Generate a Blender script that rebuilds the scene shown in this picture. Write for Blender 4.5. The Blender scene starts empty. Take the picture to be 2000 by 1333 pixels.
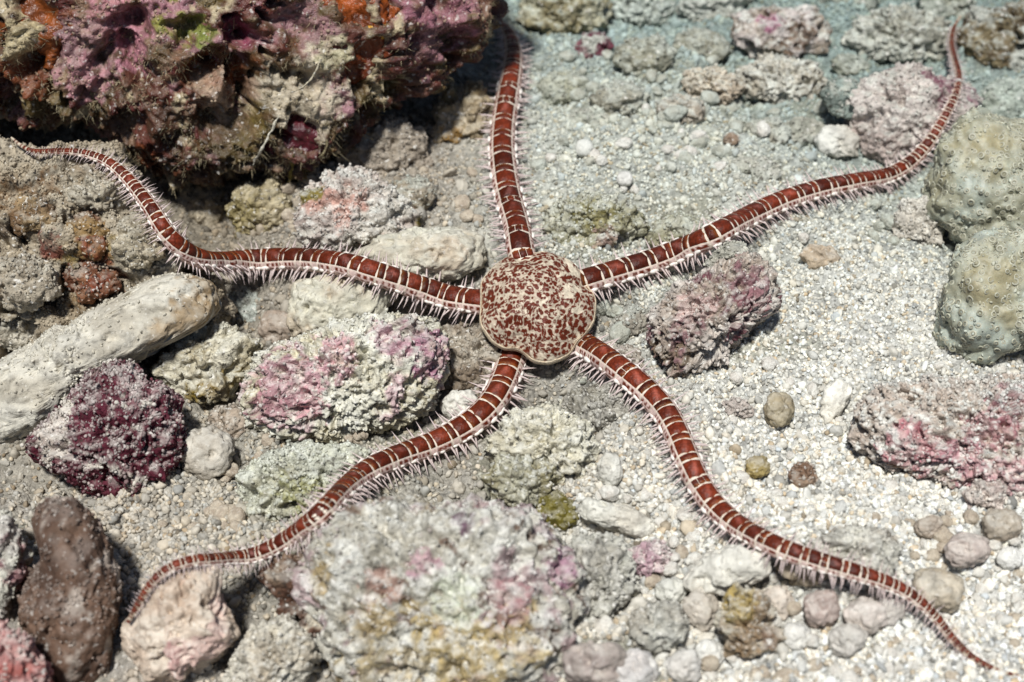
import bpy, bmesh, math, random
import numpy as np
from mathutils import Vector

R = math.radians
rng = np.random.default_rng(7)
random.seed(7)
scene = bpy.context.scene
col = scene.collection

# ------------------------------------------------------------------ camera, sky, sun, exposure
ELEV, DIST, FOC, SENS = 46.0, 3.05, 50.0, 36.0           # 1 unit = 10 cm
ce, se = math.cos(R(ELEV)), math.sin(R(ELEV))
CAM = np.array([0.0, -DIST * ce, DIST * se])
FWD = np.array([0.0, ce, -se]); UP = np.array([0.0, se, ce]); RT = np.array([1.0, 0, 0])
cd = bpy.data.cameras.new('camera'); cam = bpy.data.objects.new('camera', cd); col.objects.link(cam)
cam.location = CAM; cam.rotation_euler = (R(90 - ELEV), 0, 0)
cd.lens = FOC; cd.sensor_width = SENS; cd.clip_start = 0.02; cd.clip_end = 200
cd.dof.use_dof = True; cd.dof.focus_distance = DIST - 0.06; cd.dof.aperture_fstop = 1.55
scene.camera = cam

SUN_DIR = np.array([-0.13, -0.28, 1.0]); SUN_DIR /= np.linalg.norm(SUN_DIR)     # towards the sun
w = bpy.data.worlds.new('World'); scene.world = w; w.use_nodes = True
nt = w.node_tree; nt.nodes.clear()
sky = nt.nodes.new('ShaderNodeTexSky'); sky.sky_type = 'NISHITA'; sky.sun_disc = False
sky.sun_elevation = math.asin(SUN_DIR[2]); sky.sun_rotation = math.atan2(SUN_DIR[0], SUN_DIR[1])
bg = nt.nodes.new('ShaderNodeBackground'); bg.inputs['Strength'].default_value = 0.05
wo = nt.nodes.new('ShaderNodeOutputWorld')
nt.links.new(sky.outputs[0], bg.inputs[0]); nt.links.new(bg.outputs[0], wo.inputs[0])
sd = bpy.data.lights.new('sun', 'SUN'); sd.energy = 4.3; sd.angle = R(6); sd.color = (1.0, 0.995, 0.975)
sun = bpy.data.objects.new('sun', sd); col.objects.link(sun); sun.location = (0, 0, 6)
sun.rotation_euler = Vector(SUN_DIR).to_track_quat('Z', 'Y').to_euler()
vs = scene.view_settings
vs.view_transform = 'Standard'; vs.look = 'None'; vs.exposure = 0.0; vs.gamma = 1.0; vs.use_curve_mapping = False
scene.render.engine = 'CYCLES'; scene.cycles.use_denoising = True; scene.cycles.max_bounces = 5
scene.cycles.diffuse_bounces = 2; scene.cycles.caustics_reflective = False; scene.cycles.caustics_refractive = False

# ------------------------------------------------------------------ pixel <-> world (photo is 2000 x 1333)
K = SENS / FOC / 2000.0
def raydir(px, py):
    px = np.asarray(px, float); py = np.asarray(py, float)
    return FWD + ((px - 1000) * K)[..., None] * RT + ((666.5 - py) * K)[..., None] * UP
def at_z(px, py, z=0.0):
    d = raydir(px, py); t = (z - CAM[2]) / d[..., 2]
    return CAM + d * t[..., None]
def at_t(px, py, t):
    return CAM + raydir(px, py) * np.asarray(t, float)[..., None]
def project(P):
    q = P - CAM; t = q @ FWD
    return 1000 + (q @ RT) / t / K, 666.5 - (q @ UP) / t / K, t

# ------------------------------------------------------------------ noise in numpy
def _h(i, j, k, s):
    h = (i.astype(np.uint32) * np.uint32(374761393)) ^ (j.astype(np.uint32) * np.uint32(668265263)) ^ \
        (k.astype(np.uint32) * np.uint32(2246822519)) ^ np.uint32((s * 3266489917 + 12345) & 0xffffffff)
    h = (h ^ (h >> np.uint32(13))) * np.uint32(1274126177)
    h = (h ^ (h >> np.uint32(15))) * np.uint32(2654435761)
    return ((h ^ (h >> np.uint32(16))) >> np.uint32(8)).astype(np.float32) * np.float32(1 / 16777216.0)
def vnoise(P, s=0):
    f = np.floor(P); i = f.astype(np.int64); u = (P - f).astype(np.float32)
    u = u * u * u * (u * (u * 6 - 15) + 10)
    x, y, z = i[:, 0], i[:, 1], i[:, 2]; a, b, c = u[:, 0], u[:, 1], u[:, 2]
    def L(p, q, t): return p + (q - p) * t
    r0 = L(L(_h(x, y, z, s), _h(x + 1, y, z, s), a), L(_h(x, y + 1, z, s), _h(x + 1, y + 1, z, s), a), b)
    r1 = L(L(_h(x, y, z + 1, s), _h(x + 1, y, z + 1, s), a), L(_h(x, y + 1, z + 1, s), _h(x + 1, y + 1, z + 1, s), a), b)
    return L(r0, r1, c) * 2 - 1
def fbm(P, s=0, o=4, g=0.55):
    r = 0; amp = 1; tot = 0; P = np.asarray(P, np.float64)
    for q in range(o):
        r = r + amp * vnoise(P * (2.03 ** q) + 17.3 * q, s + q * 7); tot += amp; amp *= g
    return r / tot * 1.6
def worley(P, s=0):
    """F1 distance and the id of the nearest feature point (2x2x2 search)"""
    P = np.asarray(P, np.float64); b = np.floor(P - 0.5).astype(np.int64)
    best = np.full(len(P), 9.0); bid = np.zeros(len(P))
    for dx in (0, 1):
        for dy in (0, 1):
            for dz in (0, 1):
                i, j, k = b[:, 0] + dx, b[:, 1] + dy, b[:, 2] + dz
                fx = i + .5 + .75 * (_h(i, j, k, s) - .5); fy = j + .5 + .75 * (_h(i, j, k, s + 1) - .5); fz = k + .5 + .75 * (_h(i, j, k, s + 2) - .5)
                d = np.sqrt((P[:, 0] - fx) ** 2 + (P[:, 1] - fy) ** 2 + (P[:, 2] - fz) ** 2)
                m = d < best; best = np.where(m, d, best); bid = np.where(m, _h(i, j, k, s + 3), bid)
    return best, bid
def sstep(a, b, x):
    t = np.clip((x - a) / (b - a + 1e-9), 0, 1); return t * t * (3 - 2 * t)
def mix(c0, c1, m):
    return c0 + (np.asarray(c1, float) - c0) * np.asarray(m)[:, None]

# ------------------------------------------------------------------ mesh helpers
def new_mesh(name, V, F, mat, colors=None, smooth=True):
    """V (n,3); F (m,3) or (m,4) int array"""
    me = bpy.data.meshes.new(name); V = np.ascontiguousarray(V, np.float32); F = np.ascontiguousarray(F, np.int32)
    k = F.shape[1]
    me.vertices.add(len(V)); me.vertices.foreach_set('co', V.ravel())
    me.loops.add(F.size); me.loops.foreach_set('vertex_index', F.ravel())
    me.polygons.add(len(F)); me.polygons.foreach_set('loop_start', np.arange(0, F.size, k, dtype=np.int32))
    me.polygons.foreach_set('use_smooth', np.full(len(F), smooth))
    me.update(calc_edges=True)
    if colors is not None:
        set_col(me, colors)
    if mat: me.materials.append(mat)
    return me
def set_col(me, c):
    a = me.color_attributes.new('Col', 'FLOAT_COLOR', 'POINT')
    c4 = np.ones((len(c), 4), np.float32); c4[:, :3] = np.clip(c, 0, 1); a.data.foreach_set('color', c4.ravel())
def normals(me):
    n = np.empty(len(me.vertices) * 3, np.float32); me.vertices.foreach_get('normal', n); return n.reshape(-1, 3)
def link(name, me, parent=None, loc=None):
    o = bpy.data.objects.new(name, me); col.objects.link(o)
    if parent is not None: o.parent = parent
    if loc is not None: o.location = loc
    return o
def tag(o, label=None, cat=None, group=None, kind=None):
    if label: o['label'] = label
    if cat: o['category'] = cat
    if group: o['group'] = group
    if kind: o['kind'] = kind
    return o
_ico = {}
def ico(n):
    if n not in _ico:
        bm = bmesh.new(); bmesh.ops.create_icosphere(bm, subdivisions=n, radius=1)
        me = bpy.data.meshes.new('t'); bm.to_mesh(me); bm.free()
        v = np.empty(len(me.vertices) * 3, np.float32); me.vertices.foreach_get('co', v)
        f = np.empty(len(me.polygons) * 3, np.int32); me.polygons.foreach_get('vertices', f)
        bpy.data.meshes.remove(me); _ico[n] = (v.reshape(-1, 3).astype(float), f.reshape(-1, 3))
    return _ico[n]

# ------------------------------------------------------------------ materials
def col_mat(name, rough=0.8, spec=0.25, vary=0.35, vscale=70, bump=0.5, bscale=150, bdist=0.004, speck=0.0, attr='Col', inst=False, sss=0.0):
    m = bpy.data.materials.new(name); m.use_nodes = True; t = m.node_tree; N = t.nodes; L = t.links
    p = N['Principled BSDF']; p.inputs['Roughness'].default_value = rough; p.inputs['Specular IOR Level'].default_value = spec
    a = N.new('ShaderNodeAttribute'); a.attribute_name = attr; a.attribute_type = 'INSTANCER' if inst else 'GEOMETRY'
    tc = N.new('ShaderNodeTexCoord')
    c = a.outputs['Color']
    if vary > 0:
        n = N.new('ShaderNodeTexNoise'); n.inputs['Scale'].default_value = vscale; n.inputs['Detail'].default_value = 4; n.inputs['Roughness'].default_value = 0.7
        L.new(tc.outputs['Object'], n.inputs['Vector'])
        mr = N.new('ShaderNodeMapRange'); mr.inputs['From Min'].default_value = 0.3; mr.inputs['From Max'].default_value = 0.7
        mr.inputs['To Min'].default_value = 1 - vary; mr.inputs['To Max'].default_value = 1 + vary
        L.new(n.outputs['Fac'], mr.inputs['Value'])
        mx = N.new('ShaderNodeMix'); mx.data_type = 'RGBA'; mx.blend_type = 'MULTIPLY'; mx.inputs[0].default_value = 1
        L.new(c, mx.inputs[6]); L.new(mr.outputs[0], mx.inputs[7]); c = mx.outputs[2]
    if speck > 0:                                        # sparse dark and pale flecks (detritus and bare carbonate grains)
        for (sc, col_, lo, hi, off) in ((bscale * 0.55, (0.05, 0.04, 0.03, 1), 0.62, 0.68, 0.0), (bscale * 0.7, (0.8, 0.77, 0.70, 1), 0.63, 0.70, 5.0)):
            n = N.new('ShaderNodeTexNoise'); n.inputs['Scale'].default_value = sc; n.inputs['Detail'].default_value = 2
            mp = N.new('ShaderNodeMapping'); mp.inputs['Location'].default_value = (off, off * .7, 0)
            L.new(tc.outputs['Object'], mp.inputs['Vector']); L.new(mp.outputs[0], n.inputs['Vector'])
            mr = N.new('ShaderNodeMapRange'); mr.inputs['From Min'].default_value = lo; mr.inputs['From Max'].default_value = hi; mr.inputs['To Max'].default_value = speck
            L.new(n.outputs['Fac'], mr.inputs['Value'])
            mx = N.new('ShaderNodeMix'); mx.data_type = 'RGBA'; mx.inputs[7].default_value = col_
            L.new(mr.outputs[0], mx.inputs[0]); L.new(c, mx.inputs[6]); c = mx.outputs[2]
    L.new(c, p.inputs['Base Color'])
    if sss > 0:
        p.inputs['Subsurface Weight'].default_value = sss; p.inputs['Subsurface Radius'].default_value = (0.03, 0.02, 0.012); p.inputs['Subsurface Scale'].default_value = 1.0
    if bump > 0:
        n = N.new('ShaderNodeTexNoise'); n.inputs['Scale'].default_value = bscale; n.inputs['Detail'].default_value = 3; n.inputs['Roughness'].default_value = 0.65
        v = N.new('ShaderNodeTexVoronoi'); v.inputs['Scale'].default_value = bscale * 0.75
        L.new(tc.outputs['Object'], n.inputs['Vector']); L.new(tc.outputs['Object'], v.inputs['Vector'])
        ad = N.new('ShaderNodeMath'); ad.operation = 'SUBTRACT'; L.new(n.outputs['Fac'], ad.inputs[0])
        ml = N.new('ShaderNodeMath'); ml.operation = 'MULTIPLY'; ml.inputs[1].default_value = 0.6; L.new(v.outputs['Distance'], ml.inputs[0]); L.new(ml.outputs[0], ad.inputs[1])
        b = N.new('ShaderNodeBump'); b.inputs['Strength'].default_value = bump; b.inputs['Distance'].default_value = bdist
        L.new(ad.outputs[0], b.inputs['Height']); L.new(b.outputs[0], p.inputs['Normal'])
    return m
M_ROCK = col_mat('encrusted_limestone', 0.85, 0.2, 0.38, 60, 0.9, 130, 0.006, 0.75)
M_SMOOTH = col_mat('worn_coral', 0.8, 0.25, 0.16, 70, 0.6, 140, 0.004, 0.35)
M_WET = col_mat('living_crust', 0.42, 0.4, 0.35, 55, 0.8, 110, 0.006, 0.5)
M_SAND = col_mat('coral_sand', 0.9, 0.2, 0.4, 90, 1.0, 110, 0.008, 0.5)
M_GRAIN = col_mat('sand_grain', 0.75, 0.3, 0.15, 2.0, 0, inst=True, attr='gcol')
M_SPONGE = col_mat('wet_sponge', 0.36, 0.45, 0.5, 45, 0.9, 75, 0.006, 0.5)
M_SOFT = col_mat('soft_coral_tissue', 0.5, 0.35, 0.2, 60, 0.35, 120, 0.004, 0.0, sss=0.15)
M_SKIN = col_mat('brittle_star_skin', 0.5, 0.30, 0.22, 170, 0.5, 200, 0.0025)
def flat_mat(name, c, rough=0.5, spec=0.4, vary=0.2, vscale=120, transl=0.0):
    m = bpy.data.materials.new(name); m.use_nodes = True; t = m.node_tree; N = t.nodes; L = t.links
    p = N['Principled BSDF']; p.inputs['Roughness'].default_value = rough; p.inputs['Specular IOR Level'].default_value = spec
    tc = N.new('ShaderNodeTexCoord'); n = N.new('ShaderNodeTexNoise'); n.inputs['Scale'].default_value = vscale; n.inputs['Detail'].default_value = 3
    L.new(tc.outputs['Object'], n.inputs['Vector'])
    r = N.new('ShaderNodeValToRGB'); c = np.array(c)
    r.color_ramp.elements[0].position = 0.3; r.color_ramp.elements[1].position = 0.7
    r.color_ramp.elements[0].color = (*np.clip(c * (1 - vary), 0, 1), 1); r.color_ramp.elements[1].color = (*np.clip(c * (1 + vary), 0, 1), 1)
    L.new(n.outputs['Fac'], r.inputs[0]); L.new(r.outputs[0], p.inputs['Base Color'])
    if transl > 0:
        tr = N.new('ShaderNodeBsdfTranslucent'); L.new(r.outputs[0], tr.inputs[0]); ms = N.new('ShaderNodeMixShader'); ms.inputs[0].default_value = transl
        L.new(p.outputs[0], ms.inputs[1]); L.new(tr.outputs[0], ms.inputs[2]); L.new(ms.outputs[0], N['Material Output'].inputs[0])
    return m
M_SPINE = flat_mat('spine_glassy_pink', (0.92, 0.79, 0.75), 0.3, 0.5, 0.10, 60, 0.45)
M_KNOB = flat_mat('white_knob', (0.86, 0.80, 0.72), 0.35, 0.4, 0.08)
M_POLYP = col_mat('polyp_tissue', 0.45, 0.4, 0.2, 3, 0)
M_TURF = flat_mat('algae_turf', (0.50, 0.42, 0.26), 0.6, 0.3, 0.5, 8, 0.3)

# ------------------------------------------------------------------ ground
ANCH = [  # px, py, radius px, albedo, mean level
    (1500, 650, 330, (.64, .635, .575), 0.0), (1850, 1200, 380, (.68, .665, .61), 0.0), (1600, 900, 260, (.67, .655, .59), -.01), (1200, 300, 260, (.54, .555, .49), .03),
    (1700, 60, 330, (.29, .36, .33), -.04), (1250, 40, 260, (.33, .41, .38), -.03), (1950, 330, 200, (.46, .49, .43), -.02), (740, 290, 210, (.36, .31, .25), .0),  # top anchors: greenish silt with dim teal ambient light painted in
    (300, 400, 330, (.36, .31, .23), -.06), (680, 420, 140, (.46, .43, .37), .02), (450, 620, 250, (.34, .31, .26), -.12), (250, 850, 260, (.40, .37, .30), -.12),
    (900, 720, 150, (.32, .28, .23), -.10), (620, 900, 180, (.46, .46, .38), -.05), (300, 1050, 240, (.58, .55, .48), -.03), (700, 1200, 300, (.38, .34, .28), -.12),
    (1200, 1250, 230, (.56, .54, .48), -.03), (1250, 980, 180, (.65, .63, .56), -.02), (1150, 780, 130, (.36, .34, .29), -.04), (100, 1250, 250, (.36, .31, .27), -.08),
    (1330, 470, 220, (.47, .48, .41), .02), (1085, 740, 62, (.30, .27, .22), -.20), (890, 640, 60, (.28, .25, .2), -.16), (440, 375, 70, (.2, .17, .13), -.18), (1185, 600, 50, (.3, .27, .22), -.12), (545, 610, 60, (.28, .25, .2), -.16), (480, 1130, 60, (.3, .27, .22), -.14), (150, 150, 400, (.2, .17, .13), -.08)]  # dark entries sink the crevices and paint their shade into the colour
_ap = at_z([a[0] for a in ANCH], [a[1] for a in ANCH], 0.0); _ar = np.array([a[2] for a in ANCH]) * 0.0011 * 1.15
_ac = np.array([a[3] for a in ANCH]); _al = np.array([a[4] for a in ANCH])
def ground_fields(x, y):
    d2 = (x[:, None] - _ap[None, :, 0]) ** 2 + ((y[:, None] - _ap[None, :, 1]) * 0.8) ** 2
    wgt = np.exp(-d2 / (_ar ** 2)[None, :]) + 1e-7 / (d2 + .01); wgt /= wgt.sum(1, keepdims=True)
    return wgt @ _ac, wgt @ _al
def ground_z(x, y, fine=True):
    P = np.stack([x, y, np.zeros_like(x)], 1); _, lv = ground_fields(x, y)
    z = lv + 0.045 * fbm(P * 2.2, 3, 3) + 0.022 * fbm(P * 8, 11, 3)
    if fine: z = z + 0.007 * fbm(P * 34, 21, 2)
    return z
def axis(lo, hi, step, far, n):
    a = np.arange(lo, hi + step / 2, step); g = np.geomspace(step, far, n)
    return np.concatenate([lo - g[::-1], a, hi + g])
xs = axis(-1.75, 1.75, 0.0095, 14, 26); ys = axis(-1.05, 1.75, 0.0105, 14, 26)
X, Y = np.meshgrid(xs, ys); xf, yf = X.ravel(), Y.ravel()
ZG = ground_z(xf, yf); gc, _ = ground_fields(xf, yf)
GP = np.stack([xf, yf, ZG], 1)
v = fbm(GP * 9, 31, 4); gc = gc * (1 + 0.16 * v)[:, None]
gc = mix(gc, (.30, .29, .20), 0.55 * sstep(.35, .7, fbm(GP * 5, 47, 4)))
w1, wid = worley(GP * 75, 61); gc = gc * (0.60 + 0.4 * wid)[:, None]  # sheet colour darkened to paint shade into the gaps between grains
ZG2 = ZG + 0.0085 * (0.55 - w1)
nx, ny = len(xs), len(ys); idx = np.arange(nx * ny).reshape(ny, nx)
F = np.stack([idx[:-1, :-1], idx[:-1, 1:], idx[1:, 1:], idx[1:, :-1]], -1).reshape(-1, 4)
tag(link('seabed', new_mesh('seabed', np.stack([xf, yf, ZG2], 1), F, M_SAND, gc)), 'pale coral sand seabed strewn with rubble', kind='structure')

# depth buffer of everything already standing, so that later things can be laid on top of it
CELL = 5; X0, Y0, NXC, NYC = -400, -300, 2800 // CELL, 1950 // CELL
def cells(px, py): return ((np.asarray(px) - X0) / CELL).astype(int), ((np.asarray(py) - Y0) / CELL).astype(int)
cx, cy = np.meshgrid(X0 + (np.arange(NXC) + .5) * CELL, Y0 + (np.arange(NYC) + .5) * CELL)
_z = np.zeros(cx.size)
for _ in range(4):
    p = at_z(cx.ravel(), cy.ravel(), _z); _z = ground_z(p[:, 0], p[:, 1], False)
DEPTH = ((at_z(cx.ravel(), cy.ravel(), _z) - CAM) @ FWD).reshape(NYC, NXC)
def add_depth(P):
    px, py, t = project(P); i, j = cells(px, py); ok = (i >= 0) & (i < NXC) & (j >= 0) & (j < NYC)
    np.minimum.at(DEPTH, (j[ok], i[ok]), t[ok])
def depth_at(px, py):
    i, j = cells(px, py); return DEPTH[np.clip(j, 0, NYC - 1), np.clip(i, 0, NXC - 1)]

# ------------------------------------------------------------------ rocks
SED = []            # sediment grains lying on rocks: (pos, size, colour)
def outline_fn(poly):
    pl = np.array(poly, float); 
    a = np.roll(pl, -1, 0); cr = pl[:, 0] * a[:, 1] - a[:, 0] * pl[:, 1]; A = cr.sum() / 2
    c = ((pl + a) * cr[:, None]).sum(0) / (6 * A)
    th = np.linspace(-math.pi, math.pi, 361)[:-1]; rr = np.zeros(360)
    for p, q in zip(pl - c, a - c):
        e = q - p; d = np.stack([np.cos(th), -np.sin(th)], 1)
        den = d[:, 0] * e[1] - d[:, 1] * e[0]; den = np.where(abs(den) < 1e-9, 1e-9, den)
        t = (p[0] * e[1] - p[1] * e[0]) / den; u = (p[0] * d[:, 1] - p[1] * d[:, 0]) / den
        rr = np.where((u >= -1e-6) & (u <= 1 + 1e-6) & (t > rr), t, rr)
    k = np.exp(-0.5 * (np.arange(-9, 10) / 2.6) ** 2); k /= k.sum()
    rs = np.convolve(np.concatenate([rr[-9:], rr, rr[:9]]), k, 'valid')
    return c, np.concatenate([th, [math.pi]]), np.concatenate([rs, rs[:1]])
def ell(cx, cy, a, b, ang=0, n=14):
    t = np.linspace(0, 2 * math.pi, n, endpoint=False); ca, sa = math.cos(R(ang)), math.sin(R(ang))
    return [(cx + a * math.cos(q) * ca - b * math.sin(q) * sa, cy - a * math.cos(q) * sa - b * math.sin(q) * ca) for q in t]
_seed = [100]
def rock(name, label, poly, lvl=6, up=0.25, thick=0.85, box=2.5, style='rough', amp=1.0, base=(.5, .46, .38), alt=(.36, .32, .25), spots=(), patch=(), dust=0.5,
         dustc=(.62, .60, .53), grains=None, deep=True, sponges=(), holes=0.0, on=False, mat=None, cat='rock', group='rubble around the brittle star', z=None, warp=1.0):
    _seed[0] += 13; s = _seed[0]; fm = 0.72 + 0.75 * ((s * 0.618034) % 1.0)
    c, th, rr = outline_fn(poly)
    size = rr.mean() * K * DIST
    zc = up * size if z is None else z
    g0 = at_z(c[0], c[1], 0.0); zc = zc + float(ground_z(np.array([g0[0]]), np.array([g0[1]]), False)[0]) * (1 if z is None else 0)
    if on: zc = float(at_t(c[0], c[1], float(depth_at(c[0], c[1])))[2]) + up * size
    C0 = at_z(c[0], c[1], zc); t0 = float((C0 - CAM) @ FWD); D, Fc = ico(lvl)
    rho = np.hypot(D[:, 0], D[:, 1]); wv = D[:, 2]; ang = np.arctan2(D[:, 1], D[:, 0])
    q = (rho ** box + np.abs(wv) ** box) ** (-1 / box); rho, wv = rho * q, wv * q
    Rr = np.interp(ang, th, rr) * K * t0; cth = thick * size
    view = (C0 - CAM) / np.linalg.norm(C0 - CAM)
    P = (rho * Rr * np.cos(ang))[:, None] * RT + (rho * Rr * np.sin(ang))[:, None] * UP - (wv * cth)[:, None] * view
    n = (D[:, 0] / np.maximum(Rr, 1e-4))[:, None] * RT + (D[:, 1] / np.maximum(Rr, 1e-4))[:, None] * UP - (D[:, 2] / cth)[:, None] * view
    n /= np.linalg.norm(n, axis=1, keepdims=True)
    W = P + C0
    Q = P / size
    d = size * amp * (0.11 * fbm(Q * 1.6, s, 3) + 0.05 * fbm(Q * 5, s + 3, 3)); dlow = d.copy()
    if style == 'rough':
        wf, _ = worley(W * 38 * fm + s, s); rg = 1 - np.abs(fbm(W * 21 * fm, s + 5, 3)); rg2 = 1 - np.abs(fbm(W * 52 * fm, s + 8, 2))
        d += 0.016 * (rg - .7) + 0.008 * (rg2 - .7) + 0.006 * (0.5 - wf) + 0.003 * fbm(W * 110, s + 6, 2) - 0.022 * sstep(.35, .8, fbm(W * 26 * fm, s + 14, 2)) - 0.013 * sstep(.3, .7, fbm(W * 60 * fm, s + 15, 2))
    elif style == 'smooth':
        pit = sstep(.50, .9, fbm(W * 24 * fm, s + 5, 2)); pit2 = sstep(.45, .75, fbm(W * 70, s + 15, 2)); d += 0.007 * fbm(W * 16, s + 8, 3) + .004 * fbm(W * 40, s + 9, 2) - 0.014 * pit - .006 * pit2 + 0.002 * fbm(W * 110, s + 6, 2)
    elif style == 'turf':
        wf, _ = worley(W * 27 * fm + s, s); wg, _ = worley(W * 62 * fm + s, s + 9)
        d += 0.026 * (0.5 - wf) + 0.015 * (0.5 - wg) + 0.018 * fbm(W * 14, s + 5, 3) - 0.02 * sstep(.35, .8, fbm(W * 24, s + 14, 2))
    elif style == 'porous':
        wf, _ = worley(W * 16 + 0.35 * fbm(W * 20, s + 2, 2)[:, None], s); wg, _ = worley(W * 48 + s, s + 9)
        d += -0.055 * sstep(.42, .12, wf) + 0.010 * (0.5 - wg) + 0.014 * fbm(W * 20, s + 5, 3) + 0.004 * fbm(W * 80, s + 7, 2)
    elif style == 'boulder':
        wq = W + 0.035 * np.stack([fbm(W * 9, s + 1, 3), fbm(W * 9, s + 2, 3), fbm(W * 9, s + 4, 3)], 1)
        wf, _ = worley(wq * 9, s); wg, _ = worley(wq * 22, s + 9); wh, _ = worley(W * 58, s + 15)
        dlow = dlow + 0.03 * (sstep(.15, .62, wf) - .6) + .015 * fbm(W * 11, s + 5, 2)
        d += 0.085 * (sstep(.12, .58, wf) - .6) + 0.036 * fbm(W * 11, s + 5, 4) - 0.085 * sstep(.40, .14, wg) * sstep(-.35, .35, fbm(W * 5, s + 33, 2)) \
            + 0.018 * (0.5 - wh) + 0.008 * fbm(W * 70, s + 7, 3)
    elif style == 'soft':
        wf, _ = worley(W * 95, s); d += 0.006 * fbm(W * 22, s + 5, 3) + .0045 * (.5 - wf)
    d = dlow + (d - dlow) * np.clip(size / .075, .22, 1)
    if holes: d -= holes * sstep(.25, .65, fbm(W * 11, s + 41, 3)) - .4 * holes * sstep(.0, -.6, fbm(W * 11, s + 41, 3))
    Plow = P + n * dlow[:, None]; P = P + n * d[:, None]; W = P + C0
    # albedo
    cl = mix(np.tile(np.array(base, float), (len(W), 1)), alt, sstep(-.45, .55, fbm(W * 13, s + 51, 4)))
    for (pc, freq, thr, soft) in patch:
        _seed[0] += 1
        cl = mix(cl, pc, sstep(thr - soft, thr + soft, fbm(W * freq, _seed[0] * 3, 4)))
    if spots:
        px, py, tt = project(W); front = D[:, 2] > -0.15; jag = fbm(W * 20, s + 77, 4); jag2 = fbm(W * 60, s + 78, 3)
        for (sx, sy, sr, sc) in spots:
            dd = np.where(front, (px - sx) ** 2 + (py - sy) ** 2, 1e9); k0 = int(np.argmin(dd))
            r3 = np.linalg.norm(W - W[k0], axis=1) / (K * t0)
            cl = mix(cl, sc, (.72 + .26 * np.clip(jag2 * 1.6, -1, 1)) * sstep(.14, -.14, r3 / sr - 1 - 0.60 * jag - 0.40 * jag2))
    me = new_mesh(name, P, Fc, mat or (M_SMOOTH if style == 'smooth' else M_ROCK))
    nn = normals(me)
    if dust > 0:
        dm = dust * sstep(.50, .95, nn[:, 2] + .28 * fbm(W * 17, s + 91, 3)) * sstep(-.5, .2, fbm(W * 48, s + 92, 3))
        cl = mix(cl, dustc, dm)
    cl *= (1 + 0.16 * fbm(W * 45, s + 95, 2))[:, None]
    set_col(me, cl)
    o = link(name, me, loc=C0); tag(o, label, cat, group)
    if deep: add_depth(W)
    if sponges:
        px, py, tt = project(W); front = D[:, 2] > -0.15; jag = fbm(W * 20, s + 77, 3); inv = np.full(len(W), -1)
        for (sx, sy, sr, sc, lab_) in sponges:
            dd = np.where(front, (px - sx) ** 2 + (py - sy) ** 2, 1e9); k0 = int(np.argmin(dd))
            m_ = sstep(.35, -.35, np.linalg.norm(Plow - Plow[k0], axis=1) / (K * t0) / sr - 1 - .45 * jag)
            fs = Fc[(m_[Fc] > .02).all(1)]; us_ = np.unique(fs); inv[us_] = np.arange(len(us_))
            VP = Plow[us_] + n[us_] * (-.030 + .046 * m_[us_] + .0025 * fbm(W[us_] * 30, s, 2))[:, None]
            cc_ = np.array(sc) * (1 + .35 * fbm(W[us_] * 25, s + 3, 3))[:, None]
            q = link('sponge_patch', new_mesh('sponge_patch', VP, inv[fs], M_SPONGE, cc_), o); q['label'] = lab_
    if grains is None: grains = dict(rough=.38, turf=.5, porous=.35, boulder=.40, smooth=0, soft=0)[style]
    if grains > 0:
        prob = (.15 + .85 * sstep(.05, .7, nn[:, 2] + .35 * fbm(W * 14, s + 93, 3))) * (D[:, 2] > -0.5)
        area = 4 * math.pi * size ** 2 / len(W) * 1.2
        pick = rng.random(len(W)) < prob * np.minimum(1, grains * area / 0.00006)
        k = pick.sum(); SED.append((W[pick] + nn[pick] * 0.001, rng.uniform(.0018, .0046, k), mix(cl[pick], dustc, rng.uniform(.0, .55, k)) * rng.uniform(.75, 1.25, (k, 1))))
    o['_c'] = 0; del o['_c']
    return o, W, nn, cl

PINK = (.40, .175, .195); MAUVE = (.26, .15, .15); ROSE = (.42, .22, .225); MAROON = (.09, .014, .025); OLIVE = (.20, .155, .035); ORANGE = (.30, .065, .012)
YELL = (.48, .27, .03); LIME = (.26, .27, .04); BROWN = (.16, .09, .04); TAN = (.46, .37, .27); CREAM = (.66, .62, .52); WHITE = (.74, .72, .66); GREY = (.44, .45, .40); TEAL = (.36, .46, .42)

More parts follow.
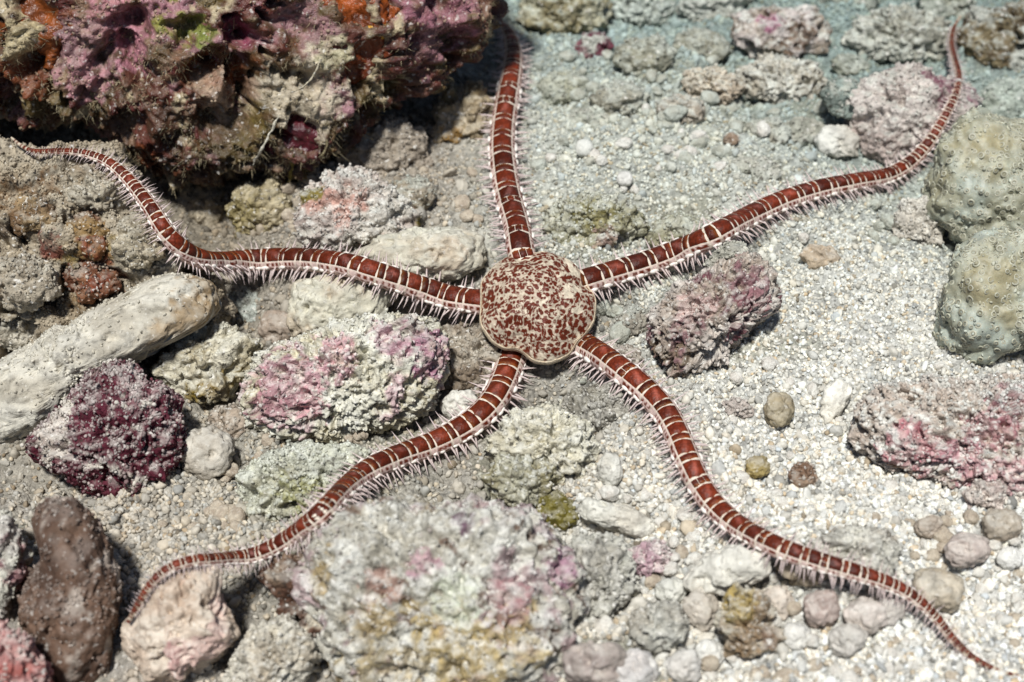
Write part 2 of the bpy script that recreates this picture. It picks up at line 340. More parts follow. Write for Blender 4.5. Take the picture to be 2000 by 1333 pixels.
BOUL, BW, BN, BC = rock('boulder', 'big overhanging boulder crusted in mauve, orange and olive growth at the top left',
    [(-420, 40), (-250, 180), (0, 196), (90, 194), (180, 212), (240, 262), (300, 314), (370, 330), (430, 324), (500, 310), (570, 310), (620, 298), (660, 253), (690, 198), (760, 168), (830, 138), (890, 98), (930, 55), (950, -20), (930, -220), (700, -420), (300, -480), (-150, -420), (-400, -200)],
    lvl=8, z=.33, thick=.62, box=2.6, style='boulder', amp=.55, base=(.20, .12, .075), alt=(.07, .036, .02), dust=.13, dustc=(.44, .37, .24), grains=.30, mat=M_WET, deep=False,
    patch=[((.10, .028, .018), 5, .25, .2), ((.09, .05, .02), 6, .30, .2), ((.10, .065, .02), 9, .35, .15), ((.27, .13, .145), 8, .28, .12), ((.17, .05, .018), 7, .48, .12), ((.42, .34, .21), 16, .56, .12), ((.09, .02, .015), 10, .55, .1)],
    spots=[(255, 35, 70, PINK), (330, 30, 50, (.35, .165, .19)), (150, 120, 55, MAUVE), (270, 90, 38, (.39, .17, .205)), (60, 165, 55, (.34, .17, .16)), (160, 160, 42, (.35, .165, .18)),
           (370, 60, 46, (.22, .22, .04)), (400, 70, 32, (.18, .21, .045)), (450, 60, 44, (.26, .06, .11)), (560, 40, 56, (.31, .165, .175)), (615, 70, 42, (.29, .15, .155)),
           (860, 35, 66, (.32, .13, .165)), (840, 100, 52, (.24, .115, .13)), (900, 60, 33, (.24, .13, .15)), (790, 110, 40, (.06, .02, .02)), (420, 280, 60, (.07, .045, .015)), (490, 250, 48, (.11, .08, .02)), (600, 290, 52, (.10, .02, .02)), (520, 310, 52, (.06, .035, .02)), (240, 250, 46, (.05, .03, .015)), (450, 235, 46, (.055, .03, .014)), (560, 262, 50, (.05, .028, .014)), (340, 250, 46, (.06, .028, .014)), (300, 310, 40, (.05, .02, .012)), (650, 235, 40, (.06, .035, .015)), (60, 215, 60, (.07, .045, .02)), (760, 150, 40, (.05, .02, .014)), (350, 330, 50, (.07, .03, .015)),  # near-black lower spots: dark algae, plus underside shade painted in
           (600, 185, 72, (.52, .45, .33)), (660, 110, 32, (.42, .38, .24)), (40, 90, 42, (.46, .38, .22)), (430, 190, 50, (.34, .24, .17))],
    sponges=[(88, 42, 62, (.19, .050, .010), 'dark orange sponge patch'), (700, 12, 70, (.24, .055, .010), 'bright orange sponge patch'), (718, 50, 40, (.46, .24, .025), 'yellow sponge patch'),
             (688, 105, 66, (.13, .028, .009), 'rust red sponge patch'), (305, 275, 66, (.15, .026, .009), 'red orange sponge patch'), (585, 285, 48, (.09, .012, .018), 'dark crimson sponge patch')])

rock('turf_rock', 'lumpy beige rock with brown turf tufts, below the boulder at the left edge', [(-150, 330), (-60, 300), (60, 302), (160, 320), (240, 352), (310, 430), (370, 500), (420, 560), (410, 640), (250, 700), (60, 740), (-150, 720)],
     lvl=7, up=.34, thick=.6, style='turf', holes=.08, amp=1.0, base=(.37, .32, .24), alt=(.22, .17, .11), spots=[(60, 400, 60, BROWN), (170, 480, 52, (.19, .13, .03)), (190, 540, 40, (.20, .06, .03)), (20, 450, 34, (.08, .05, .03)), (150, 560, 38, (.2, .12, .05)), (95, 470, 30, (.2, .07, .05))], dust=.4, dustc=(.46, .39, .28), grains=.8)  # near-black spot paints the shade of a hole; the others are turf
rock('coral_branch', 'long pale dead coral branch lying diagonally at the left edge', [(-140, 830), (-60, 740), (10, 700), (120, 635), (230, 582), (320, 533), (380, 532), (425, 565), (440, 605), (405, 640), (330, 665), (300, 692), (210, 735), (135, 790), (60, 850), (0, 888), (-90, 920), (-150, 900)],
     lvl=7, up=.55, thick=.85, style='smooth', amp=.7, base=(.55, .52, .44), alt=(.43, .39, .31), grains=.32, spots=[(400, 590, 55, (.26, .17, .08)), (350, 640, 40, (.34, .25, .15))], dust=.35, dustc=(.58, .54, .44), cat='coral branch')
rock('turf_rock', 'beige lump with an olive brown algae patch, between the pale branch and the pink stone', [(288, 725), (340, 668), (400, 640), (480, 642), (522, 668), (512, 712), (474, 745), (450, 785), (385, 808), (325, 775)],
     up=.45, style='turf', amp=.8, base=(.52, .48, .37), alt=(.38, .33, .22), spots=[(420, 768, 42, (.19, .12, .02)), (380, 780, 30, (.2, .14, .03)), (470, 735, 26, (.24, .17, .05))], dust=.7, dustc=(.62, .60, .50), grains=.3)
rock('maroon_rock', 'dark maroon rock peppered with white sand, under the pale branch', [(55, 870), (110, 795), (175, 725), (240, 712), (320, 748), (362, 810), (368, 880), (335, 955), (275, 988), (200, 968), (130, 925), (70, 905)],
     up=.3, style='rough', amp=.8, base=MAROON, alt=(.13, .03, .045), patch=[((.58, .53, .45), 20, .45, .10)], dust=.55, dustc=(.64, .60, .54), grains=1.0, spots=[(90, 860, 55, (.56, .50, .42))])
rock('round_stone', 'round pale stone resting right of the maroon rock', ell(404, 886, 53, 53), up=.5, style='smooth', amp=.7, base=(.54, .50, .42), alt=(.46, .41, .33), dust=.4, lvl=5)
rock('pink_stone', 'large white stone blotched rose pink, left of and below the disc', [(452, 775), (498, 692), (575, 660), (690, 628), (765, 608), (830, 620), (870, 668), (864, 735), (842, 800), (765, 842), (650, 868), (560, 858), (478, 830)],
     lvl=7, up=.30, thick=.8, style='rough', amp=.8, base=(.62, .60, .50), alt=(.52, .47, .33), patch=[((.58, .42, .41), 9, .62, .12)], spots=[(560, 745, 66, (.44, .24, .26)), (520, 790, 50, (.40, .20, .22)), (650, 700, 40, (.60, .36, .38)), (800, 640, 42, MAUVE), (850, 690, 42, (.42, .20, .27)), (760, 660, 34, (.52, .3, .34)), (830, 770, 32, (.30, .14, .16)), (470, 770, 26, (.4, .22, .25)), (600, 790, 28, (.55, .28, .3))], dust=.55, dustc=(.70, .69, .62))
rock('worn_coral', 'smooth cream coral lump behind the left arm near the disc', [(690, 500), (740, 466), (820, 446), (895, 442), (945, 468), (950, 512), (900, 548), (840, 560), (760, 545), (705, 525)], up=.45, style='smooth', amp=.9, base=(.58, .55, .44), alt=(.46, .40, .30), spots=[(870, 490, 30, (.5, .41, .3))], dust=.4, dustc=(.64, .63, .54))
rock('worn_coral', 'pale pitted coral block below the left arm, touching the pink stone', [(563, 610), (572, 555), (640, 530), (720, 540), (775, 575), (745, 630), (690, 660), (620, 675), (572, 668)], up=.35, style='smooth', amp=.9, base=(.55, .52, .41), alt=(.45, .38, .28), dust=.45, dustc=(.62, .60, .50))
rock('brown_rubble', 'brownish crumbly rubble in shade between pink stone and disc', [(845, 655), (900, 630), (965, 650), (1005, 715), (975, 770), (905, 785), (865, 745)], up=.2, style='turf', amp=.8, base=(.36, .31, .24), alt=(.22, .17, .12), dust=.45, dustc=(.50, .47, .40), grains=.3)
rock('pale_stone', 'little pale stone wedged under the lower left arm beside pink stone', ell(897, 790, 38, 30, 10), up=.4, style='smooth', base=(.62, .60, .53), alt=(.52, .49, .42), lvl=5, dust=.4)
rock('pale_rock', 'cream rock in the middle between the two lower arms', [(935, 875), (1000, 812), (1080, 793), (1142, 820), (1172, 880), (1152, 955), (1112, 972), (1040, 940), (960, 905)], up=.3, style='rough', amp=.8, base=(.62, .59, .47), alt=(.52, .48, .36), dust=.6, dustc=(.68, .67, .60), grains=.35)
rock('pale_stone', 'small white nub at the right foot of the cream middle rock', ell(1190, 918, 26, 32), up=.4, style='smooth', base=(.66, .64, .56), alt=(.56, .53, .45), lvl=5)
rock('mauve_rock', 'mauve crusted rough rock right of the disc, below the right arm', [(1272, 700), (1268, 622), (1320, 560), (1400, 512), (1470, 495), (1518, 540), (1515, 600), (1452, 662), (1402, 722), (1340, 742), (1295, 730)],
     lvl=7, up=.4, thick=.85, style='rough', amp=1.0, base=(.54, .48, .42), alt=(.36, .29, .23), patch=[(MAUVE, 11, .30, .12), ((.20, .085, .095), 15, .42, .12)], spots=[(1490, 590, 40, (.20, .075, .085)), (1470, 545, 32, (.27, .135, .145)), (1350, 600, 40, (.52, .38, .34)), (1310, 700, 40, (.2, .15, .1))], dust=.55, dustc=(.60, .58, .52), grains=.25)
rock('mottled_boulder', 'large foreground boulder mottled white, pink and ochre at the bottom', [(590, 1130), (650, 1030), (750, 972), (880, 942), (980, 962), (1050, 1005), (1112, 1070), (1142, 1150), (1132, 1232), (1075, 1340), (1000, 1430), (820, 1460), (700, 1430), (675, 1310), (640, 1230)],
     lvl=7, up=.18, thick=.62, style='rough', amp=1.1, grains=.16, base=(.55, .53, .46), alt=(.38, .35, .28), patch=[((.36, .27, .26), 13, .38, .12), ((.34, .26, .14), 12, .62, .15), ((.16, .11, .08), 18, .58, .08)],
     spots=[(895, 1005, 42, MAUVE), (910, 1020, 24, (.12, .06, .09)), (985, 1180, 50, (.38, .21, .21)), (1070, 1075, 46, (.38, .28, .30)), (870, 1255, 80, (.38, .28, .11)), (760, 1330, 70, (.40, .32, .18)), (930, 1310, 60, (.44, .34, .17)), (1020, 1270, 50, (.46, .36, .18)), (800, 1300, 45, (.5, .42, .28)), (1100, 1120, 28, (.4, .2, .28)), (890, 1170, 52, (.56, .58, .46)), (830, 1100, 30, (.5, .3, .33)), (740, 1140, 34, (.40, .25, .2))],  # dark core of the mauve spot and darkest patch paint shaded pits
     dust=.6, dustc=(.70, .69, .63))
rock('porous_rock', 'dark holed rubble left of the foreground boulder', [(500, 1120), (560, 1085), (640, 1075), (715, 1120), (740, 1200), (720, 1290), (640, 1275), (575, 1235), (525, 1185)], up=.55, lvl=6, style='porous', holes=.05, amp=1.0, base=(.30, .21, .14), alt=(.11, .055, .035), patch=[((.5, .44, .34), 20, .45, .12)], dust=.35)
rock('turf_rock', 'grey olive turf lump against the back of the foreground boulder', [(945, 935), (990, 895), (1050, 890), (1095, 930), (1085, 985), (1020, 990), (965, 975)], up=.55, style='turf', amp=.7, base=(.40, .38, .28), alt=(.26, .23, .13), dust=.65, dustc=(.60, .60, .54), grains=.4)
rock('alga_blob', 'glossy olive green alga blob beside the white coral finger', [(1040, 1010), (1050, 968), (1090, 955), (1128, 975), (1132, 1015), (1105, 1042), (1060, 1040)], up=.25, thick=.6, style='smooth', amp=1.5, base=(.15, .125, .02), alt=(.10, .08, .012), dust=.25, grains=.10, mat=M_WET, cat='alga', group='algae on the rubble', lvl=5)
rock('coral_finger', 'white coral finger lying on the sand right of the olive alga', [(1130, 995), (1142, 974), (1175, 976), (1235, 995), (1275, 1015), (1281, 1038), (1262, 1051), (1225, 1046), (1170, 1028), (1136, 1014)], up=.9, thick=.6, style='smooth', amp=.5, base=(.68, .66, .57), alt=(.58, .54, .45), dust=.3, cat='coral finger', lvl=6)
rock('pink_rubble', 'small lilac pink rubble piece right of the foreground boulder', ell(1272, 1097, 46, 42), up=.3, style='rough', base=(.56, .44, .43), alt=(.46, .30, .33), dust=.5, lvl=5)
rock('grey_rock', 'grey sediment covered block touching the right side of the foreground boulder', [(1120, 1060), (1160, 1045), (1215, 1058), (1248, 1100), (1240, 1170), (1205, 1225), (1150, 1250), (1110, 1230), (1120, 1140)], up=.3, style='rough', base=(.50, .49, .42), alt=(.36, .34, .29), dust=.6, grains=.3)
rock('oval_stone', 'oval white stone below the lower right arm', [(1338, 1132), (1378, 1082), (1445, 1064), (1502, 1085), (1508, 1122), (1455, 1150), (1400, 1160), (1350, 1158)], up=.8, thick=.75, style='smooth', amp=.5, base=(.68, .65, .56), alt=(.56, .51, .43), dust=.3, lvl=6)
rock('beige_stone', 'warm beige knobbed stone by the tip of the lower left arm', [(243, 1265), (252, 1210), (300, 1140), (355, 1105), (425, 1118), (440, 1180), (470, 1245), (420, 1300), (350, 1340), (275, 1335)], up=.45, style='smooth', amp=.75, base=(.58, .48, .38), alt=(.46, .35, .26), patch=[((.56, .40, .34), 9, .5, .15)], spots=[(340, 1290, 26, (.52, .30, .27))], dust=.4, dustc=(.68, .63, .53), lvl=7)
rock('brown_sponge', 'dark brown upright finger of sponge at the lower left', [(62, 1015), (98, 970), (150, 972), (195, 1030), (225, 1120), (232, 1200), (215, 1310), (130, 1370), (60, 1310), (40, 1200), (80, 1100)], up=.5, thick=.8, style='smooth', amp=.45, base=(.15, .09, .06), alt=(.085, .048, .032), patch=[((.34, .28, .23), 18, .48, .12)], dust=.25, grains=.35, dustc=(.42, .36, .31), cat='sponge', lvl=6, group='sponges')
rock('pale_rock', 'greenish pale rock cut by the left edge beside the brown sponge', [(-120, 1010), (-40, 985), (20, 1000), (52, 1060), (45, 1130), (20, 1210), (-100, 1230)], up=.5, style='rough', base=(.50, .48, .40), alt=(.38, .34, .30), patch=[((.40, .22, .22), 12, .45, .15)], dust=.5)
rock('red_rock', 'red crusted rock in the bottom left corner', [(-100, 1240), (-20, 1215), (50, 1240), (92, 1300), (100, 1390), (-90, 1420)], up=.55, style='rough', base=(.34, .07, .05), alt=(.44, .24, .22), dust=.35)
rock('pale_rock', 'pale knobby rock at the bottom between beige stone and foreground boulder', [(440, 1320), (490, 1230), (555, 1195), (612, 1240), (628, 1290), (590, 1340), (520, 1380), (450, 1380)], up=.45, style='rough', amp=.8, base=(.56, .52, .43), alt=(.44, .38, .29), dust=.55)
rock('pink_rock', 'sand topped rock with rose red flank at the right edge', [(1652, 850), (1668, 800), (1720, 755), (1820, 738), (1950, 735), (2080, 740), (2120, 850), (2080, 990), (1950, 1000), (1890, 960), (1800, 938), (1720, 920), (1672, 892)],
     lvl=7, up=.22, thick=.7, style='rough', amp=.8, base=(.56, .50, .44), alt=(.46, .38, .31), spots=[(1790, 880, 56, (.42, .16, .18)), (1730, 880, 34, (.5, .26, .27)), (1950, 830, 54, (.38, .165, .18)), (1985, 780, 40, (.26, .13, .14)), (1880, 910, 42, (.5, .26, .28)), (1960, 930, 44, (.50, .30, .30)), (1760, 920, 30, (.24, .14, .09))], dust=.85, dustc=(.66, .66, .60), grains=.7)
rock('crumbly_rock', 'crumbly pinkish beige base stone below the rose red rock', [(1880, 960), (1920, 935), (1965, 945), (1960, 1000), (1925, 1020), (1890, 1005)], up=.35, style='rough', base=(.56, .48, .42), alt=(.44, .34, .3), lvl=5)
rock('brown_pebble', 'tan rounded pebble left of the white bean shaped pebble', ell(1521, 801, 31, 35), up=.7, style='smooth', base=(.42, .36, .24), alt=(.34, .28, .18), dust=.2, lvl=5, cat='pebble')
rock('white_pebble', 'white bean shaped pebble lying on the sand at the right', [(1594, 820), (1600, 790), (1612, 760), (1635, 738), (1660, 740), (1667, 765), (1656, 790), (1640, 815), (1622, 832), (1602, 830)], up=.9, thick=.6, style='smooth', amp=.35, base=(.76, .73, .64), alt=(.70, .66, .56), dust=.1, lvl=5, cat='pebble')
rock('olive_pebble', 'olive yellow pebble on the sand right of the lower right arm', ell(1480, 913, 26, 24), up=.7, style='smooth', base=(.34, .26, .10), alt=(.42, .36, .24), dust=.3, lvl=5, cat='pebble')
rock('dark_pebble', 'dark brown flecked pebble, right neighbour of the olive pebble', ell(1568, 930, 28, 26), up=.7, style='rough', amp=.5, base=(.20, .12, .075), alt=(.32, .23, .16), dust=.3, lvl=5, cat='pebble')
rock('grey_rock', 'flat grey stone partly behind the outer lower right arm', [(1575, 1062), (1630, 1034), (1735, 1036), (1762, 1080), (1745, 1135), (1660, 1130), (1590, 1100)], up=.5, style='rough', amp=.7, base=(.50, .48, .41), alt=(.36, .32, .26), dust=.5)
rock('round_stone', 'round tan stone beside the bend near the lower right arm tip', ell(1832, 1152, 54, 42, -15), up=.6, style='smooth', amp=.7, base=(.52, .46, .36), alt=(.44, .37, .27), dust=.3, lvl=5)
rock('tan_stone', 'tan stone under the outer lower right arm', ell(1570, 1110, 52, 36), up=.4, style='smooth', base=(.46, .39, .30), alt=(.36, .29, .2), dust=.2, lvl=5)
rock('olive_stone', 'stone with a yellow olive top and brown foot in the lower right rubble', [(1400, 1215), (1412, 1175), (1440, 1145), (1490, 1150), (1520, 1195), (1530, 1250), (1515, 1280), (1470, 1295), (1412, 1270)], up=.6, style='rough', amp=1.0, base=(.46, .42, .33), alt=(.30, .22, .14), spots=[(1440, 1190, 38, (.33, .23, .05)), (1450, 1250, 34, (.24, .16, .09)), (1510, 1250, 24, (.22, .14, .09))], dust=.4, lvl=6)
for (n_, lab, pl, b_, a_) in [
    ('round_stone', 'whitish tan stone right of the olive topped stone', ell(1518, 1178, 32, 38), (.62, .54, .45), (.52, .44, .35)),
    ('white_stone', 'bright white angular stone below right of the olive topped stone', ell(1554, 1244, 28, 28), (.74, .72, .66), (.68, .65, .58)),
    ('pink_stone', 'dull pinkish brown stone under the lower right arm spines', ell(1604, 1190, 36, 38), (.46, .37, .32), (.38, .29, .25)),
    ('white_stone', 'bright white stone left of the olive topped stone', ell(1387, 1277, 27, 27), (.72, .71, .66), (.64, .62, .56)),
    ('white_stone', 'white rounded stone at the bottom edge, right of three stones there', ell(1338, 1302, 36, 36), (.70, .68, .63), (.60, .56, .50)),
    ('white_stone', 'larger white stone at the bottom edge next to lilac stone', ell(1238, 1310, 42, 40), (.66, .64, .60), (.56, .52, .48)),
    ('grey_rock', 'grey knobby stone above the white stones of the bottom edge', ell(1285, 1225, 58, 46, 10), (.46, .45, .39), (.36, .33, .27)),
    ('lilac_stone', 'lilac brown stone at the bottom beside the foreground boulder', ell(1160, 1300, 64, 50), (.42, .36, .31), (.34, .28, .25)),
    ('pale_stone', 'pale stone between pink rubble and the oval white stone', ell(1312, 1155, 32, 30), (.58, .57, .50), (.48, .45, .38)),
    ('tan_stone', 'pale tan stone in a row left of the olive topped stone', ell(1370, 1195, 36, 44, 30), (.56, .50, .42), (.44, .38, .3)),
    ('brown_stone', 'brown rounded stone under the crumbly stone at the right edge', ell(1957, 1025, 42, 34), (.42, .36, .28), (.36, .29, .22)),
    ('white_stone', 'white stone alone on sand at the right edge', ell(1972, 1090, 27, 22), (.74, .72, .66), (.68, .66, .6)),
    ('pink_stone', 'flat pinkish stone left of the white stone at the right edge', ell(1890, 1075, 44, 32), (.56, .48, .42), (.48, .40, .35)),
    ('tan_stone', 'pale stone with brown end on the sand above the arm tip', ell(1815, 1030, 28, 24), (.58, .52, .43), (.40, .33, .26)),
    ('pale_stone', 'pale pink stone beneath the arm bend at lower right', ell(1690, 1205, 44, 36), (.60, .53, .47), (.52, .46, .40)),
    ('white_stone', 'white stone resting under the spines left of the arm tip', ell(1732, 1195, 30, 30), (.66, .62, .57), (.58, .53, .47)),
    ('pale_stone', 'flat beige stone in the lower right gravel', ell(1655, 1250, 40, 30, 20), (.60, .56, .50), (.50, .46, .40)),
    ]:
    rock(n_, lab, pl, up=.55, style='smooth' if n_ != 'grey_rock' else 'rough', amp=1.1, base=b_, alt=a_, dust=.35, lvl=5, cat='stone')
# behind the star
rock('tan_stone', 'flat tan topped stone in the middle of the upper sand', [(1325, 160), (1345, 135), (1400, 130), (1440, 145), (1455, 175), (1425, 205), (1375, 205), (1338, 188)], up=.7, style='rough', amp=.6, base=(.56, .49, .38), alt=(.46, .37, .27), dust=.6, dustc=(.58, .58, .50), lvl=6)
rock('grey_rock', 'low grey brown stone left of and below the flat tan stone', [(1278, 205), (1320, 182), (1372, 200), (1378, 235), (1325, 250), (1285, 235)], up=.4, style='rough', base=(.42, .38, .31), alt=(.31, .26, .2), dust=.6, dustc=(.52, .54, .48), lvl=5)
rock('lilac_rock', 'lilac beige knobbly rock with maroon top beside the right arm tip', [(1648, 205), (1700, 150), (1790, 132), (1880, 155), (1925, 205), (1880, 245), (1810, 290), (1730, 318), (1665, 290)], lvl=6, up=.45, style='turf', amp=.8, base=(.54, .48, .43), alt=(.40, .33, .29), spots=[(1850, 160, 38, (.17, .05, .08)), (1900, 190, 30, (.2, .09, .12))], dust=.6, dustc=(.56, .57, .50), grains=.4)
rock('pitted_rock', 'pinkish white rock with dark pits at the top centre right', [(1425, 75), (1440, 30), (1510, 10), (1590, 18), (1628, 60), (1605, 105), (1530, 112), (1460, 105)], lvl=6, up=.5, style='porous', amp=.8, base=(.54, .48, .44), alt=(.34, .28, .22), spots=[(1510, 45, 24, (.34, .14, .2)), (1560, 75, 36, (.16, .10, .06))], dust=.65, dustc=(.58, .60, .54))
rock('pale_rock', 'pale blocky rock just in front of the pitted rock', [(1440, 135), (1500, 108), (1590, 122), (1625, 165), (1590, 210), (1520, 205), (1455, 190)], lvl=6, up=.45, style='rough', base=(.54, .51, .43), alt=(.40, .36, .28), dust=.6, dustc=(.56, .58, .52), grains=.3)
rock('grey_rock', 'grey green lumpy rock near the top, right of the pitted rock', [(1640, 80), (1680, 30), (1760, 15), (1840, 40), (1865, 90), (1800, 125), (1700, 125)], lvl=6, up=.45, style='turf', base=(.46, .46, .39), alt=(.31, .30, .24), dust=.6, dustc=(.52, .55, .49), grains=.4)
rock('dark_rock', 'dark pitted rock in the top right corner behind the arm tip', [(1860, 70), (1900, 20), (1990, 0), (2090, 20), (2090, 140), (1990, 150), (1900, 125)], lvl=6, up=.4, style='porous', amp=1.0, base=(.20, .16, .09), alt=(.09, .06, .035), patch=[((.42, .42, .36), 14, .35, .15)], dust=.5, dustc=(.50, .53, .48))
rock('grey_rock', 'blue grey block at the top edge right of the upper arm', [(1190, 30), (1210, -30), (1290, -50), (1320, 10), (1300, 50), (1240, 60)], lvl=6, up=.55, style='rough', amp=.7, base=(.46, .50, .44), alt=(.38, .40, .34), dust=.6, dustc=(.50, .55, .50))
rock('turf_rock', 'olive speckled rock at the top edge just right of the upper arm tip', [(1010, 40), (1030, -20), (1110, -50), (1180, -10), (1185, 45), (1120, 75), (1050, 70)], lvl=6, up=.4, style='turf', base=(.40, .38, .27), alt=(.26, .22, .12), dust=.55, dustc=(.48, .53, .47), grains=.3)
rock('turf_rock', 'grey rock at the top edge left of the pitted rock', [(1320, 20), (1360, -40), (1440, -50), (1480, -10), (1440, 40), (1370, 50)], lvl=6, up=.4, style='turf', base=(.46, .47, .41), alt=(.34, .33, .27), dust=.55, dustc=(.50, .54, .49), grains=.3)
rock('maroon_rubble', 'little maroon rubble piece on the sand right of the upper arm', [(1120, 95), (1140, 65), (1180, 65), (1200, 90), (1180, 118), (1140, 118)], up=.4, style='rough', base=(.12, .03, .05), alt=(.18, .06, .07), patch=[((.46, .46, .40), 16, .4, .12)], dust=.4, dustc=(.5, .52, .46), lvl=5)
rock('turf_rock', 'tan turf lump in shade right of the boulder overhang', [(842, 225), (870, 170), (930, 160), (958, 200), (955, 250), (905, 290), (855, 280)], lvl=6, up=.4, style='turf', base=(.40, .33, .23), alt=(.25, .18, .09), spots=[(885, 265, 28, (.24, .13, .03))], dust=.5, dustc=(.52, .47, .37), grains=.3)
rock('turf_rock', 'soft brown sediment mound under the boulder overhang', [(640, 320), (690, 250), (760, 225), (830, 260), (850, 320), (790, 370), (700, 375)], lvl=6, up=.15, style='turf', base=(.40, .34, .27), alt=(.31, .26, .2), dust=.4, dustc=(.46, .41, .34), grains=.5)
rock('turf_rock', 'pink and white crumbly mound above the left arm', [(570, 430), (600, 370), (660, 340), (740, 352), (800, 400), (800, 450), (740, 478), (660, 490), (590, 480)], lvl=6, up=.2, style='turf', base=(.52, .48, .41), alt=(.44, .36, .31), patch=[((.50, .30, .24), 12, .5, .15), (OLIVE, 11, .5, .12)], dust=.65, dustc=(.64, .64, .58), grains=.8)
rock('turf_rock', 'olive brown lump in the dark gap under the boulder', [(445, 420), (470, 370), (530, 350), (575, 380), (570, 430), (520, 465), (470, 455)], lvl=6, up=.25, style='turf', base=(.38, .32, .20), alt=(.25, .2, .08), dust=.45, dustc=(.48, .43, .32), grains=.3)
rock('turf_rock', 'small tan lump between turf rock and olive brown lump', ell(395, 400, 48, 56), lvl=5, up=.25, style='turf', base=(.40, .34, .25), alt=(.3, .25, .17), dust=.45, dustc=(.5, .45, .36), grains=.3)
rock('turf_rock', 'grey olive crust mound between upper and right arms', [(1065, 440), (1090, 395), (1150, 382), (1225, 395), (1260, 440), (1225, 490), (1150, 500), (1090, 490)], lvl=6, up=.15, style='turf', amp=.8, base=(.45, .44, .35), alt=(.30, .28, .17), spots=[(1160, 430, 34, (.2, .17, .05)), (1180, 470, 24, (.32, .22, .18))], dust=.6, dustc=(.60, .62, .55), grains=.6)
rock('white_stone', 'white stone near the right arm, in front of lilac rock', [(1590, 275), (1605, 250), (1650, 245), (1680, 270), (1675, 305), (1630, 310), (1600, 300)], up=.5, style='smooth', base=(.66, .65, .58), alt=(.52, .49, .42), dust=.3, lvl=5)
rock('tan_stone', 'tan stone in the sand below the right arm', [(1560, 500), (1580, 478), (1620, 480), (1645, 505), (1625, 528), (1580, 525)], up=.3, style='smooth', base=(.50, .40, .28), alt=(.42, .34, .25), dust=.4, lvl=5)
rock('white_pebble', 'single round white pebble on the sand above the right arm', ell(1219, 351, 16, 16), up=.6, style='smooth', amp=.3, base=(.78, .76, .70), alt=(.72, .7, .64), dust=0, lvl=4, cat='pebble')
rock('cream_pebble', 'rounded cream pebble upper left of the single white pebble', ell(1141, 290, 18, 18), up=.6, style='smooth', amp=.5, base=(.66, .66, .60), alt=(.58, .57, .5), dust=.1, lvl=4, cat='pebble')
rock('brown_pebble', 'small brown pebble on sand below the flat tan stone', ell(1426, 274, 18, 15), up=.5, style='rough', amp=.5, base=(.36, .28, .2), alt=(.28, .2, .14), dust=.2, lvl=4, cat='pebble')
rock('pale_rock', 'pale lumpy rock between the right arm and soft coral', [(1735, 440), (1760, 390), (1810, 380), (1845, 430), (1840, 480), (1790, 490), (1750, 475)], lvl=6, up=.25, style='rough', base=(.56, .53, .46), alt=(.46, .42, .35), dust=.6, grains=.5)
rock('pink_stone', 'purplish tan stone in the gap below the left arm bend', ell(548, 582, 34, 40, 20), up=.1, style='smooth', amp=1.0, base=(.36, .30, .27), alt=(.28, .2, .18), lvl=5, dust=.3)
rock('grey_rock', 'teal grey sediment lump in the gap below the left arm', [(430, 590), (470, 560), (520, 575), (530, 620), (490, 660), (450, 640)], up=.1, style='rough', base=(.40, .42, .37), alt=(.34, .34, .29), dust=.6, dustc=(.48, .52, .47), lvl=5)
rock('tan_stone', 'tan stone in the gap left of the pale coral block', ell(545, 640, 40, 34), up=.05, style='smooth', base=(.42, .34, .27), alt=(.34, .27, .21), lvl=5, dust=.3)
rock('brown_rubble', 'brown crumbly lump between round stone and pink stone', ell(447, 832, 38, 40), up=.1, style='turf', base=(.38, .31, .24), alt=(.27, .21, .15), lvl=5, dust=.4, grains=.3)
rock('grey_rock', 'flat greenish sand crusted slab left of the lower left arm', [(465, 930), (520, 880), (600, 870), (700, 866), (735, 890), (690, 940), (620, 1000), (545, 1045), (485, 1020)], lvl=6, up=.15, thick=.6, style='rough', amp=.7, base=(.50, .50, .40), alt=(.38, .36, .26), patch=[((.34, .33, .16), 10, .55, .15)], dust=.7, dustc=(.62, .63, .55), grains=.7)
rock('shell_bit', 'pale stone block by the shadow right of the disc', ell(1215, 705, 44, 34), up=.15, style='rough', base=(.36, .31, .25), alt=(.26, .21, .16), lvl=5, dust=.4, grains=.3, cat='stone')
rock('dark_rock', 'dark grey pebbly mound between disc and lower right arm', [(1100, 800), (1130, 755), (1190, 760), (1240, 800), (1235, 850), (1180, 860), (1130, 845)], up=.1, style='turf', base=(.36, .34, .29), alt=(.25, .23, .18), lvl=6, dust=.4, grains=.5)
rock('brown_rubble', 'small grey brown rubble below the mauve rock', ell(1440, 800, 32, 22, -20), up=.3, style='rough', base=(.46, .40, .35), alt=(.36, .3, .26), lvl=5, dust=.4)

